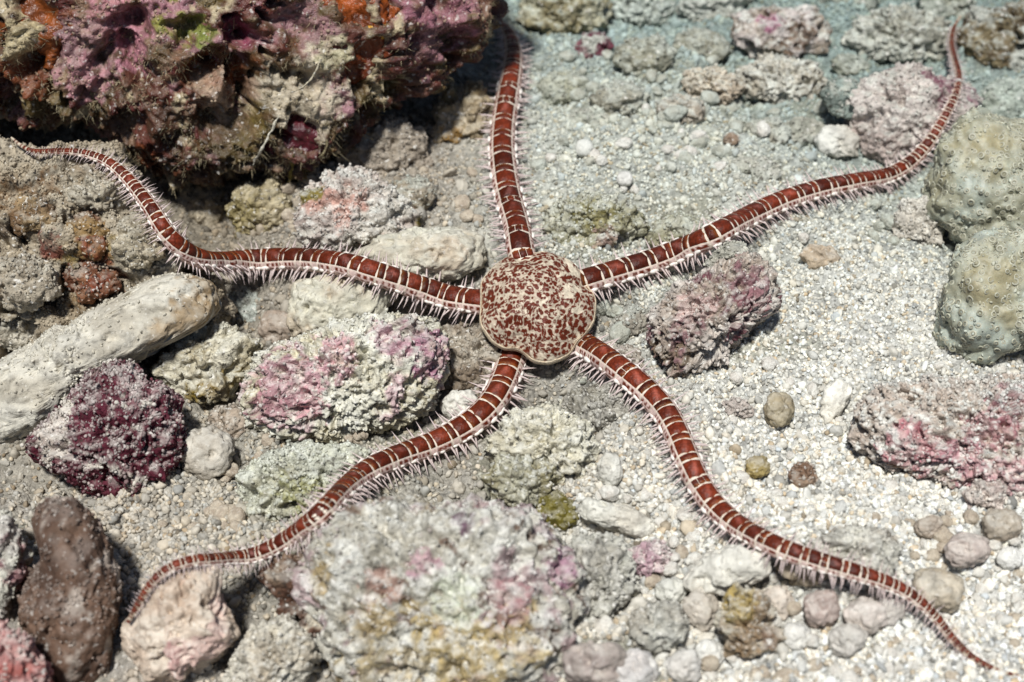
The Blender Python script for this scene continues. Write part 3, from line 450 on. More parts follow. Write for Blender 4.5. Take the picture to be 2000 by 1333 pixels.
for (lab, e, b_, a_) in [
    ('grey green lump on the upper slope just right of the maroon rubble', ell(1262, 112, 62, 36, 5), (.40, .41, .34), (.29, .28, .21)),
    ('second grey green lump right of the maroon rubble, below the pitted rock', ell(1372, 92, 56, 34, -8), (.42, .43, .36), (.30, .29, .22)),
    ('dusty lump on the slope beside the upper arm, below the maroon rubble', ell(1098, 172, 52, 34, 12), (.42, .43, .35), (.30, .29, .20)),
    ('dusty lump left of the low grey brown stone', ell(1215, 196, 54, 30, -6), (.43, .43, .36), (.32, .30, .23)),
    ('teal grey lump above the upper soft coral at the right edge', ell(1975, 196, 62, 44, 10), (.38, .42, .36), (.28, .30, .24)),
    ('small dim lump between the lilac and grey green lumpy rocks', ell(1660, 128, 38, 26), (.34, .36, .30), (.25, .25, .19)),
    ('lump at the top edge between grey green lumpy rock and dark rock', ell(1850, 8, 60, 40), (.36, .38, .32), (.26, .26, .2)),
    ('lump at the top edge left of the grey green lumpy rock', ell(1660, -5, 60, 36), (.38, .40, .34), (.27, .27, .2)),
    ('olive dusted lump below the grey olive crust mound, above the right arm', ell(1320, 455, 56, 32, 14), (.42, .41, .32), (.29, .27, .17)),
    ('small crumbly lump on the slope in front of the flat tan stone', ell(1500, 260, 46, 28, -10), (.46, .46, .39), (.34, .32, .25)),
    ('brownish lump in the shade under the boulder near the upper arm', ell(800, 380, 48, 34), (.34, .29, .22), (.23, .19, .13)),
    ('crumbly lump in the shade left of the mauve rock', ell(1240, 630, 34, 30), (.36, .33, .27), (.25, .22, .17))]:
    rock('turf_rock', lab, e, up=.3, style='turf', amp=1.1, base=b_, alt=a_, dust=.5, dustc=(.50, .53, .47), lvl=5)

# ------------------------------------------------------------------ soft corals with polyps
def polyp_mesh():
    prof = [(0.95, -0.1), (0.85, 0.34), (0.38, 0.10)]; n = 12; V = []; Fq = []
    for (r, h) in prof:
        for k in range(n): q = 1; V.append((r * q * math.cos(2 * math.pi * k / n), r * q * math.sin(2 * math.pi * k / n), h * (1.1 if k % 2 else .9)))
    for i in range(2):
        for k in range(n): Fq.append((i * n + k, i * n + (k + 1) % n, (i + 1) * n + (k + 1) % n, (i + 1) * n + k))
    return new_mesh('polyp', np.array(V), np.array(Fq), M_POLYP, np.array([(.42, .41, .28)] * n + [(.50, .49, .39)] * n + [(.17, .15, .08)] * n))
PM = polyp_mesh()
def soft_coral(label, poly, up, thick, lim, npol):
    o, W, nn, _ = rock('soft_coral', label, poly, lvl=6, up=up, thick=thick, box=2.3, style='soft', amp=1.15, base=(.38, .41, .34), alt=(.32, .31, .22), dust=.3, dustc=(.56, .58, .50), grains=.16, mat=M_SOFT, deep=False, cat='soft coral', group='soft coral lobes', patch=[((.34, .30, .18), 5, .35, .3)])  # pale grains here mimic white glints on the wet tissue
    px, py, t = project(W); C0 = np.array(o.location)
    vis = ((nn * (W - CAM)).sum(1) < 0) & (px > lim[0]) & (px < 2012) & (py > lim[1]) & (py < lim[2])
    order = rng.permutation(np.nonzero(vis)[0]); got = []
    for i in order:
        if len(got) >= npol: break
        if all((W[i] - W[j]) @ (W[i] - W[j]) > 0.0095 ** 2 for j in got): got.append(i)
    for i in got:
        p = link('polyp', PM, o, W[i] - C0 - nn[i] * 0.0005); r = rng.uniform(.0050, .0088)
        p.scale = (r, r, r * rng.uniform(.7, 1.1)); p.rotation_euler = (Vector(nn[i]) + Vector(rng.normal(0, .12, 3))).to_track_quat('Z', 'Y').to_euler()
soft_coral('upper olive green soft coral lobe dotted with polyps at the right edge', [(1822, 335), (1838, 280), (1868, 240), (1908, 216), (1960, 222), (2040, 260), (2130, 350), (2120, 470), (2000, 500), (1930, 505), (1880, 495), (1845, 450), (1815, 390)], .55, .9, (1800, 200, 470), 290)
soft_coral('lower grey green soft coral lobe with polyp rings at the right edge', [(1826, 640), (1835, 575), (1875, 500), (1930, 455), (2000, 430), (2090, 440), (2150, 560), (2100, 680), (2000, 690), (1930, 705), (1870, 695), (1840, 670)], .5, .8, (1820, 420, 720), 260)

# rubble clumps piled on what already lies there
for (lab, e, b_, a_, sp) in [
    ('crusted clump at the left edge just under the left arm tip', ell(60, 352, 62, 40, 6), (.40, .35, .26), (.25, .20, .13), ()),
    ('crusted clump on the left bank below the left arm, near its tip', ell(176, 372, 58, 42, -14), (.41, .36, .27), (.27, .21, .14), ()),
    ('reddish brown algae clump in the middle of the left bank', ell(178, 470, 52, 46, 10), (.24, .15, .06), (.15, .07, .035), ((190, 485, 24, (.20, .05, .02)),)),
    ('dark reddish algae clump low on the left bank above the pale branch', ell(178, 548, 50, 38, -8), (.22, .10, .05), (.14, .05, .025), ((180, 545, 22, (.19, .045, .02)),)),
    ('brown clump beside a dark hole at the left edge', ell(64, 418, 48, 34, 18), (.30, .21, .11), (.17, .10, .05), ()),
    ('sandy crumbly clump at the left edge above the pale branch', ell(48, 548, 66, 52, 4), (.38, .33, .25), (.25, .2, .14), ()),
    ('sandy clump between the left arm and the dark reddish algae', ell(282, 470, 54, 50, 24), (.37, .32, .23), (.25, .2, .13), ()),
    ('small sandy clump tucked above the right end of the pale branch', ell(330, 520, 46, 28, 30), (.42, .37, .29), (.28, .23, .16), ()),
    ('grey clump at the left edge touching the pale branch', ell(28, 640, 60, 40, 20), (.44, .41, .34), (.32, .28, .21), ()),
    ('silty clump in the upper sand left of the flat tan stone', ell(1160, 240, 50, 28, -6), (.46, .48, .41), (.35, .35, .28), ()),
    ('silty clump between the pale blocky rock and white stone', ell(1560, 262, 58, 30, 8), (.44, .46, .40), (.33, .33, .27), ()),
    ('silty clump behind the right arm, left of the white stone', ell(1475, 335, 54, 26, -10), (.50, .51, .45), (.38, .38, .31), ()),
    ('clump with gap shade painted in dark teal at the top right of the pale blocky rock', ell(1648, 190, 36, 40, 0), (.28, .33, .29), (.18, .21, .18), ()),  # dark teal colour paints the shade of the gap onto this clump
    ('silty clump under the right arm below the grey olive mound', ell(1420, 500, 46, 26, 16), (.46, .46, .40), (.34, .33, .27), ())]:
    rock('rubble_clump', lab, e, up=-.1, thick=.7, on=True, style='turf', amp=1.2, base=b_, alt=a_, spots=sp, dust=.45, dustc=(.52, .49, .41), lvl=5)

# ------------------------------------------------------------------ brittle star
star = link('brittle_star', None); tag(star, 'red brown banded brittle star with mottled cream disc and five spiny arms on the rubble', 'brittle star')
RED = np.array((.112, .0165, .0048)); REDD = np.array((.13, .018, .010)); CRM = np.array((.65, .56, .42)); LINE = np.array((.74, .64, .52)); PNK = np.array((.58, .40, .34))
DISC = [(1020, 490), (1062, 491), (1110, 508), (1150, 540), (1164, 580), (1159, 625), (1142, 662), (1112, 692), (1072, 706), (1043, 703), (1020, 689), (985, 684), (960, 662), (938, 630), (930, 590), (940, 550), (966, 520), (990, 502)]
dc, dth, drr = outline_fn(DISC)
gx, gy = np.meshgrid(np.arange(930, 1165, 5), np.arange(490, 705, 5))
t_disc = float(np.percentile(depth_at(gx, gy), 12)) - 0.035
Pd = at_t(dc[0], dc[1], t_disc)
nd = np.array([0.0, -math.sin(R(23)), math.cos(R(23))])                     # the disc leans a little towards the lens
ARMS = [
    [(1048, 597, 24), (980, 592, 25), (935, 590, 25), (880, 582, 25), (830, 566, 25), (770, 546, 24), (720, 530, 24), (680, 518, 23.5), (620, 509, 23), (560, 506, 22.5), (500, 508, 22), (440, 512, 21.5), (400, 509, 21), (360, 490, 20), (325, 455, 18), (300, 415, 16.5), (275, 380, 15), (245, 345, 13), (215, 320, 11), (185, 306, 9.5), (150, 298, 8), (110, 296, 6.5), (70, 296, 5), (45, 287, 3.6), (22, 269, 2)],
    [(1048, 597, 26), (1032, 540, 27), (1018, 495, 27), (1011, 450, 26), (1000, 410, 26), (990, 370, 26), (984, 330, 25.5), (981, 290, 25), (983, 250, 24), (990, 200, 23), (999, 150, 21), (1003, 110, 18), (998, 78, 14), (985, 54, 9), (966, 42, 4), (956, 40, 2.5)],
    [(1048, 597, 24), (1110, 562, 25), (1150, 548, 25.5), (1200, 533, 25), (1260, 515, 24.5), (1320, 493, 24), (1370, 472, 24), (1420, 446, 23), (1470, 420, 22.5), (1530, 392, 21), (1600, 370, 20), (1670, 356, 18.5), (1730, 345, 17), (1772, 323, 15), (1806, 290, 13), (1830, 255, 11), (1850, 220, 9.5), (1866, 185, 8), (1872, 150, 6.8), (1864, 115, 6), (1858, 85, 5), (1863, 55, 3.6), (1876, 32, 2)],
    [(1048, 597, 25), (1100, 648, 26), (1135, 672, 26.5), (1180, 700, 26.5), (1230, 737, 26), (1270, 772, 26), (1300, 808, 26), (1322, 848, 25.5), (1340, 892, 25), (1366, 946, 24.5), (1402, 995, 24), (1452, 1035, 23), (1520, 1069, 21.5), (1590, 1094, 20), (1660, 1115, 18), (1730, 1138, 15.5), (1782, 1165, 13), (1825, 1204, 11), (1860, 1248, 9), (1900, 1284, 6.5), (1950, 1310, 4.5), (1995, 1321, 2.5)],
    [(1048, 597, 25), (1015, 660, 27), (1000, 698, 28), (986, 740, 27.5), (966, 780, 27), (935, 815, 26.5), (890, 845, 25.5), (840, 869, 24.5), (780, 891, 24), (720, 918, 23), (680, 949, 22), (640, 989, 21), (600, 1025, 19.5), (550, 1060, 18), (500, 1083, 16), (440, 1092, 14), (380, 1095, 12), (332, 1110, 10.5), (296, 1140, 9), (270, 1180, 7), (250, 1216, 4)]]
def spline(pts, step=2.5):
    p = np.array(pts, float); q = np.vstack([2 * p[0] - p[1], p, 2 * p[-1] - p[-2]]); out = []
    for i in range(1, len(q) - 2):
        n = max(2, int(np.hypot(*(q[i + 1, :2] - q[i, :2])) / step)); t = np.linspace(0, 1, n, endpoint=False)[:, None]
        out.append(.5 * (2 * q[i] + (q[i + 1] - q[i - 1]) * t + (2 * q[i - 1] - 5 * q[i] + 4 * q[i + 1] - q[i + 2]) * t ** 2 + (3 * q[i] - q[i - 1] - 3 * q[i + 1] + q[i + 2]) * t ** 3))
    return np.vstack(out + [q[-2:-1]])
def gsm(a, sig):
    k = np.arange(-3 * sig, 3 * sig + 1); g = np.exp(-.5 * (k / sig) ** 2); g /= g.sum(); n = len(k) // 2
    return np.convolve(np.concatenate([np.full(n, a[0]), a, np.full(n, a[-1])]), g, 'valid')
bodyV, bodyF, bodyC = [], [], []; nb = 0
PL, SP, KN = [], [], []            # plates, spines, knobs: collected and then made, the largest as parts of their own
def add_body(V, F, C):
    global nb
    bodyV.append(V); bodyF.append(F + nb); bodyC.append(C); nb += len(V)
for ai, pts in enumerate(ARMS):
    S = spline(pts); px, py, rp = S.T
    dep = depth_at(px, py)
    for ox in (-.7, 0, .7):
        for oy in (-.7, 0, .7): dep = np.minimum(dep, depth_at(px + ox * rp, py + oy * rp))
    r0 = rp * K * dep
    T = dep - r0 * 0.95 - .007 * sstep(.016, .006, r0)
    n = len(T); m = T.copy()
    for k in range(-7, 8): m = np.minimum(m, np.roll(T, k) if False else T[np.clip(np.arange(n) + k, 0, n - 1)])
    T = gsm(m, 12)
    sarc = np.cumsum(np.concatenate([[0], np.hypot(np.diff(px), np.diff(py))]))
    T = np.minimum(T, dep - r0 * 0.7 - .005 * sstep(.016, .006, r0))
    T = gsm(T, 6)
    wd = sstep(190, 95, sarc); T = gsm(T * (1 - wd) + (t_disc + (0.054 if ai == 1 else 0.040)) * wd, 11)
    C = at_t(px, py, T)
    # resample by arc length
    L = np.concatenate([[0], np.cumsum(np.linalg.norm(np.diff(C, axis=0), axis=1))]); rw = np.maximum(rp, 1.6) * K * T
    ds = 0.0042; n = int(L[-1] / ds); s = np.linspace(0, L[-1], n)
    C = np.stack([np.interp(s, L, C[:, k]) for k in range(3)], 1); r = np.interp(s, L, rw)
    Tn = np.gradient(C, axis=0); Tn /= np.linalg.norm(Tn, axis=1, keepdims=True)
    u0 = np.array([0, -.22, 1.0]); Nn = u0 - (Tn @ u0)[:, None] * Tn; Nn /= np.linalg.norm(Nn, axis=1, keepdims=True); Bn = np.cross(Tn, Nn)
    # plate schedule
    start = .062; bounds = []; q = start; big = True; k = 0
    while q < L[-1] - 0.004:
        rr_ = float(np.interp(q, s, r)); ln = rr_ * ((1.34 if big else .66) * random.uniform(.82, 1.20)); ln = max(ln, .0055)
        bounds.append((q, min(q + ln, L[-1]), big, k)); q += ln; big = not big; k += 1
    seg = np.searchsorted([b[0] for b in bounds], s, side='right') - 1
    NA = 56; ph = np.linspace(-math.pi, math.pi, NA, endpoint=False)
    V = C[:, None, :] + r[:, None, None] * (0.86 * np.cos(ph)[None, :, None] * Nn[:, None, :] + np.sin(ph)[None, :, None] * Bn[:, None, :])
    # lateral shields bulge once a segment
    bs = np.array([b[0] for b in bounds]); be = np.array([b[1] for b in bounds]); bb = np.array([b[2] for b in bounds])
    sg = np.clip(seg, 0, len(bounds) - 1); fr = np.clip((s - bs[sg]) / (be[sg] - bs[sg]), 0, 1)
    bul = (np.sin(fr * math.pi) * .07)[:, None] * sstep(.8, 1.5, np.abs(ph))[None, :]
    V = C[:, None, :] + (V - C[:, None, :]) * (1 + bul)[:, :, None]
    # albedo: pale seams, wine spots on the side shields
    A = np.abs(ph)[None, :] + 0 * s[:, None]; Pf = V.reshape(-1, 3); sgf = np.repeat(sg, NA); frf = np.repeat(fr, NA); Af = A.ravel()
    rf = np.repeat(r, NA)
    edge = np.minimum(frf, 1 - frf) * np.repeat(be[sg] - bs[sg], NA)
    nz_ = fbm(Pf * 60, 900 + ai, 2); isbig = bb[sgf]
    cfield = np.tile(LINE, (len(Pf), 1))
    inside = sstep(.0010, .0022, edge) * sstep(.86, .92, Af)
    lat = np.tile(PNK + .10, (len(Pf), 1)) * (1 + .25 * nz_)[:, None]
    ncell = np.where(isbig, 3.0, 2.0); jit = .25 * nz_
    s1 = sstep(.45, .62, np.abs(np.sin(ncell * math.pi * (frf + .1 * nz_))) + jit) * sstep(.19, .14, np.abs(Af - 1.13)) * np.where(isbig, 1, sstep(.1, .3, nz_))
    s2 = sstep(.50, .66, np.abs(np.cos(ncell * math.pi * (frf + .1 * nz_))) + jit) * sstep(.17, .12, np.abs(Af - 1.52)) * np.where(isbig, .9, sstep(.0, .2, nz_))
    lat = mix(lat, RED * 1.15, np.clip(s1 + s2, 0, 1))
    cfield = mix(cfield, lat, inside)
    cfield = np.where((Af > 1.9)[:, None], PNK * .85, cfield)
    tip = sstep(.0105, .006, rf)                                            # tips: simple red and cream bands
    band = np.where(np.repeat(bb[sg], NA), 1.0, 0.15) * (Af < 1.5)
    cfield = mix(cfield, mix(np.tile(CRM, (len(Pf), 1)), RED, band), tip)
    i = np.arange(n - 1)[:, None] * NA; j = np.arange(NA)[None, :]; j2 = (np.arange(NA) + 1)[None, :] % NA
    Fq = np.stack([i + j, i + j2, i + NA + j2, i + NA + j], -1).reshape(-1, 4)
    add_body(Pf, Fq, cfield)
    # dorsal plates
    def frame(q):
        return (np.array([np.interp(q, s, C[:, k]) for k in range(3)]).T, np.array([np.interp(q, s, Tn[:, k]) for k in range(3)]).T,
                np.array([np.interp(q, s, Nn[:, k]) for k in range(3)]).T, np.array([np.interp(q, s, Bn[:, k]) for k in range(3)]).T, np.interp(q, s, r))
    def plate(qa, qb, a0, a1, dark):
        nu, nv = 7, 5; gap = min(.0013, .07 * (qb - qa)) * random.uniform(.5, 1.3); qs = np.array([qa + gap, qa + gap + .06 * (qb - qa), .5 * (qa + qb), qb - gap - .06 * (qb - qa), qb - gap]); V = []
        us = np.array([0, .05, .28, .5, .72, .95, 1.0]); wob = random.uniform(-.09, .09); spk = random.choice((1.0, 1.0, 1.5, 2.3)); amp_ = random.uniform(.02, .10)
        for jv in range(nv):
            for iu in range(nu):
                u = us[iu]; cor = 0.0
                a = a0 + (a1 - a0) * u
                q = qs[jv] + (qb - qa) * (amp_ * math.cos((u - .5) * math.pi * 3) * (1 if jv in (3, 4) else (-.3 if jv < 2 else 0)) + wob * (u - .5))
                if iu in (0, nu - 1) and jv in (0, nv - 1): a = a0 + (a1 - a0) * (.04 if iu == 0 else .96)
                brd = iu in (0, nu - 1) or jv in (0, nv - 1)
                c_, t_, n_, b_, r_ = frame(q); h = .995 if brd else 1.065 + .02 * math.sin(u * math.pi)
                V.append(c_ + r_ * h * (.86 * math.cos(a) * n_ + math.sin(a) * b_))
        V = np.array(V); Fp = np.array([(y * nu + x, y * nu + x + 1, (y + 1) * nu + x + 1, (y + 1) * nu + x) for y in range(nv - 1) for x in range(nu - 1)])
        base = RED * random.uniform(.55, 1.45) * (.85 if dark else 1)
        cc = np.tile(base, (len(V), 1)); 
        for jv in range(nv):
            for iu in range(nu):
                k_ = jv * nu + iu
                if iu in (0, nu - 1) or jv in (0, nv - 1): cc[k_] = base * .8 + (np.array((.10, .05, .01)) if jv == nv - 1 else 0)
                elif iu == 3 and jv == 2 and not dark: cc[k_] = base * spk + .02 * (spk > 1) + .03 * (spk > 2)
                elif dark and jv == 3: cc[k_] = base * 1.1 + np.array((.06, .025, .0))
        PL.append((float(rr0 * (qb - qa)), V, Fp, cc))
    for (qa, qb, big, kk) in bounds:
        rr0 = float(np.interp(.5 * (qa + qb), s, r))
        if rr0 < .0048: continue
        if not big and ai in (1, 3, 4) and random.random() < .3 and rr0 > .016:
            plate(qa, qb, -.80, -.28, True); plate(qa, qb, -.25, .25, True); plate(qa, qb, .28, .80, True)
        else: plate(qa, qb, -.80, .80, not big)
        # knobs and spines on both sides
        for sd_ in (-1, 1):
            if rr0 > .009:
                for f_, a_, sc in ((.35, 1.42, 1.0), (.68, 1.50, .8)):
                    if random.random() < (.72 if not big else .34):
                        c_, t_, n_, b_, r_ = frame(qa + f_ * (qb - qa)); a = sd_ * a_
                        KN.append((c_ + r_ * 1.03 * (.86 * math.cos(a) * n_ + math.sin(a) * b_), t_, r_ * .16 * sc * random.uniform(.8, 1.3)))
            rows = ((.22, 1.38), (.55, 1.72), (.85, 2.0), (.5, 2.25)) if rr0 > .011 else ((.3, 1.4), (.7, 1.9))
            for f_, a_ in rows:
                if random.random() < .06: continue
                a = sd_ * (a_ + random.uniform(-.10, .10)); c_, t_, n_, b_, r_ = frame(qa + np.clip(f_ + random.uniform(-.12, .12), 0, 1) * (qb - qa))
                out = math.cos(a) * n_ + math.sin(a) * b_; d = out + .35 * math.copysign(1, sd_) * b_ + t_ * random.uniform(.0, .35) + np.array(rng.normal(0, .15, 3)); d /= np.linalg.norm(d)
                ln = (0.0105 + .88 * r_) * random.uniform(.72, 1.12) * (1.0 if rr0 > .008 else .75)
                ln *= random.choice((1, 1, 1, .55, 1.12)); SP.append((ln, c_ + r_ * .96 * (.86 * math.cos(a) * n_ + math.sin(a) * b_), d, t_, max(.0007, .086 * r_)))
# disc: a dome with a rolled pale rim
NR, NT = 110, 360; tt = np.linspace(-math.pi, math.pi, NT, endpoint=False); rim = np.interp(tt, dth, drr)
for a_ in (177, 104, 25, -40, -117): rim = rim * (1 - .085 * np.exp(-(((np.degrees(tt) - a_ + 180) % 360 - 180) / 15.0) ** 2))
rim = rim * 1.035
bx_, by_ = np.cos(tt) * rim, -np.sin(tt) * rim
dr = raydir(dc[0] + bx_, dc[1] + by_); tr = ((Pd - CAM) @ nd) / (dr @ nd); Rim = CAM + dr * tr[:, None] - Pd
V = []; rowt = []
for k in range(NR + 30):
    if k < NR: f = k / (NR - 1) * .965; h = 0.056 * (1 - f ** 2.0)
    else:
        a = (k - NR + 1) / 30 * math.pi * .9; f = .965 + .035 * math.sin(a) - (.3 * max(0, (a - 1.9)) if a > 1.9 else 0); h = -.011 * (1 - math.cos(a))
    V.append(Pd + Rim * f + nd * h); rowt.append(np.full(NT, f if k < NR else 1.0 + .02 * (k - NR)))
V = np.vstack(V); ft = np.concatenate(rowt); th_ = np.tile(tt, NR + 30)
LP = (V - Pd)
lob = sum(-0.010 * np.exp(-(((np.degrees(th_) - a_ + 180) % 360 - 180) / 15.0) ** 2) for a_ in (177, 104, 25, -40, -117)) * sstep(.45, .95, ft) * (ft < 1.05) + .006 * np.exp(-(np.abs(np.sin(5 * (th_ + .05) / 2)) / .35) ** 2) * sstep(.3, .6, ft) * sstep(1., .85, ft); V = V + nd * (lob + (0.004 * fbm(LP * 24, 5, 3) + .0016 * fbm(LP * 90, 6, 2) + .0026 * (.5 - worley(LP * 62, 33)[0])) * (ft < 1.1))[:, None]
warp_ = LP + .004 * np.stack([fbm(LP * 40, 71, 2), fbm(LP * 40, 72, 2), fbm(LP * 40, 73, 2)], 1)
big_ = fbm(LP * 26 + .5 * fbm(LP * 11, 80, 2)[:, None], 81, 3); fin = fbm(warp_ * 120, 83, 3); wv1, wi1 = worley(warp_ * 112, 85)
ray_ = np.exp(-(np.abs(np.sin(5 * (th_ + .05) / 2)) / .16) ** 2) * sstep(.25, .6, ft)                 # pale rays towards the notches
redm = sstep(-.10, .06, big_ * 1.3 + .74 + .26 * (wi1 - .5) - .30 * ray_ - 0.30 * ft ** 6 + .35 * np.clip(1 - ft * 2.0, 0, 1))
holes = sstep(.54, .61, wv1) * .7 + sstep(.52, .64, fin) * .8 + sstep(.07, .02, np.abs(fbm(LP * 34, 86, 2))) * .35
dcol = mix(np.tile(CRM, (len(V), 1)), RED * 1.05, redm * np.clip(1 - holes, 0, 1))
dcol = mix(dcol, CRM * np.array((1, .97, .92)), sstep(1.0, 1.09, ft + .10 * big_ + .04 * np.sin(th_ * -1 - .4)) * .9)
dcol *= (1 + .10 * fbm(LP * 120, 89, 2))[:, None]
i = np.arange(NR + 29)[:, None] * NT; j = np.arange(NT)[None, :]; j2 = (np.arange(NT) + 1)[None, :] % NT
add_body(V, np.stack([i + j, i + NT + j, i + NT + j2, i + j2], -1).reshape(-1, 4), dcol)
link('body', new_mesh('body', np.vstack(bodyV), np.vstack(bodyF), M_SKIN, np.vstack(bodyC)), star)
M_PLATE = col_mat('dorsal_plate_glossy', 0.46, 0.28, 0.6, 120, 0.6, 170, 0.0025)
PL.sort(key=lambda p: -p[0])
for k, (_, V, Fp, cc) in enumerate(PL[:300]):
    c0 = V.mean(0); link('dorsal_plate', new_mesh('dorsal_plate', V - c0, Fp, M_PLATE, cc), star, c0)
def join(items):
    o = 0; Vs, Fs = [], []
    for V, F_ in items: Vs.append(V); Fs.append(F_ + o); o += len(V)
    return np.vstack(Vs), np.vstack(Fs)
rest = PL[300:]
if rest:
    V, F_ = join([(p[1], p[2]) for p in rest]); tag(link('tip_plates', new_mesh('tip_plates', V, F_, M_PLATE, np.vstack([p[3] for p in rest])), star), kind='stuff')
def spine_geo(ln, p, d, t_, rad):
    s1 = np.cross(d, [0.3, .2, .9]); s1 /= np.linalg.norm(s1); s2 = np.cross(d, s1); V = []; bend = random.uniform(-.10, .14) * ln
    for (f, k) in ((0, 1.25), (.12, 1.0), (.55, .62), (1, .10)):
        c_ = p + d * ln * f + np.array([0, 0, -1]) * bend * f * f
        for a in range(5): V.append(c_ + rad * k * (math.cos(a * 1.2566) * s1 + math.sin(a * 1.2566) * s2))
    return np.array(V), np.array([(r_ * 5 + a, r_ * 5 + (a + 1) % 5, r_ * 5 + 5 + (a + 1) % 5, r_ * 5 + 5 + a) for r_ in range(3) for a in range(5)])
SP.sort(key=lambda p: -p[0])
for sp in SP[:300]:
    V, F_ = spine_geo(*sp); link('spine', new_mesh('spine', V - sp[1], F_, M_SPINE), star, sp[1])
V, F_ = join([spine_geo(*sp) for sp in SP[300:]]); tag(link('spines', new_mesh('spines', V, F_, M_SPINE), star), kind='stuff')
iv, if_ = ico(2); kn = []
for (p, t_, rad) in KN:
    q = iv * rad; q = q + (q @ t_)[:, None] * t_[None, :] * .9; kn.append((q + p, if_))
V, F_ = join(kn); tag(link('white_knobs', new_mesh('white_knobs', V, F_, M_KNOB), star), kind='stuff')

# ------------------------------------------------------------------ algae strands hanging from the boulder
px, py, t = project(BW); fr_ = ((BN * (BW - CAM)).sum(1) < .25) & (px > -30) & (px < 980) & (py > -30)
low = fr_ & (BN[:, 2] < .62)
cand = rng.choice(np.nonzero(low)[0], 9500, replace=False); st = []
clump = fbm(BW[cand] * 12, 321, 2)
for i, cl_ in zip(cand, clump):
    if cl_ < -.02: continue
    p = BW[i] - BN[i] * .003; d = BN[i] * .8 + np.array([0, -.1, -.35]) + rng.normal(0, .55, 3); d /= np.linalg.norm(d); ln = rng.uniform(.006, .021) * (1.3 if rng.random() < .15 else 1)
    s1 = np.cross(d, [.2, .9, .1]); s1 /= np.linalg.norm(s1); s2 = np.cross(d, s1); bd = rng.normal(0, .35, 3) * ln; V = []
    for f, k in ((0, 1.0), (.5, .8), (1, .25)):
        for a in range(3): V.append(p + d * ln * f + bd * f * f + .00075 * k * (math.cos(a * 2.094) * s1 + math.sin(a * 2.094) * s2))
    st.append((np.array(V), np.array([(r_ * 3 + a, r_ * 3 + (a + 1) % 3, r_ * 3 + 3 + (a + 1) % 3, r_ * 3 + 3 + a) for r_ in range(2) for a in range(3)])))
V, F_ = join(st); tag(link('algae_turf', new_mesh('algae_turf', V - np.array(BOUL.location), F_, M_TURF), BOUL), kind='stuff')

for pts, rad, c_ in [([(575, 300, -.01), (570, 330, .05), (560, 360, .12), (540, 395, .16), (505, 428, .19)], .0042, (.16, .13, .035)), ([(545, 225, -.012), (528, 262, -.006), (505, 300, .0), (492, 322, .03)], .0026, (.52, .48, .38)),
                     ([(628, 120, -.01), (612, 150, -.012), (596, 168, -.01), (570, 182, -.008)], .0024, (.50, .44, .32)), ([(640, 272, 0), (632, 300, .03), (612, 322, .06)], .0022, (.42, .35, .2))]:
    q = spline([(a, b, c) for a, b, c in pts], 4); vis_ = (BN * (BW - CAM)).sum(1) < 0; bqx, bqy, bqt = project(BW[vis_])
    def bt_at(x, y): k_ = np.argsort((bqx - x) ** 2 + (bqy - y) ** 2)[:12]; return bqt[k_].min()
    t0_ = np.interp(np.linspace(0, 1, len(q)), [0, 1], [bt_at(*pts[0][:2]), bt_at(*pts[0][:2])]); CC = at_t(q[:, 0], q[:, 1], t0_ + q[:, 2]); CC = CC + .004 * np.stack([fbm(CC * 45, 5, 2), fbm(CC * 45, 6, 2), fbm(CC * 45, 7, 2)], 1)
    n_ = len(CC); a_ = np.linspace(0, 2 * math.pi, 6, endpoint=False); rr_ = rad * (1 + .7 * fbm(CC * 70, 9, 2))
    V = (CC[:, None, :] + rr_[:, None, None] * (np.cos(a_)[None, :, None] * RT + np.sin(a_)[None, :, None] * np.array([0, -.5, .86]))).reshape(-1, 3)
    i = np.arange(n_ - 1)[:, None] * 6; j = np.arange(6)[None, :]; j2 = (np.arange(6) + 1)[None, :] % 6
    link('algae_strand', new_mesh('algae_strand', V - np.array(BOUL.location), np.stack([i + j, i + j2, i + 6 + j2, i + 6 + j], -1).reshape(-1, 4), M_ROCK, np.tile(c_, (len(V), 1))), BOUL)

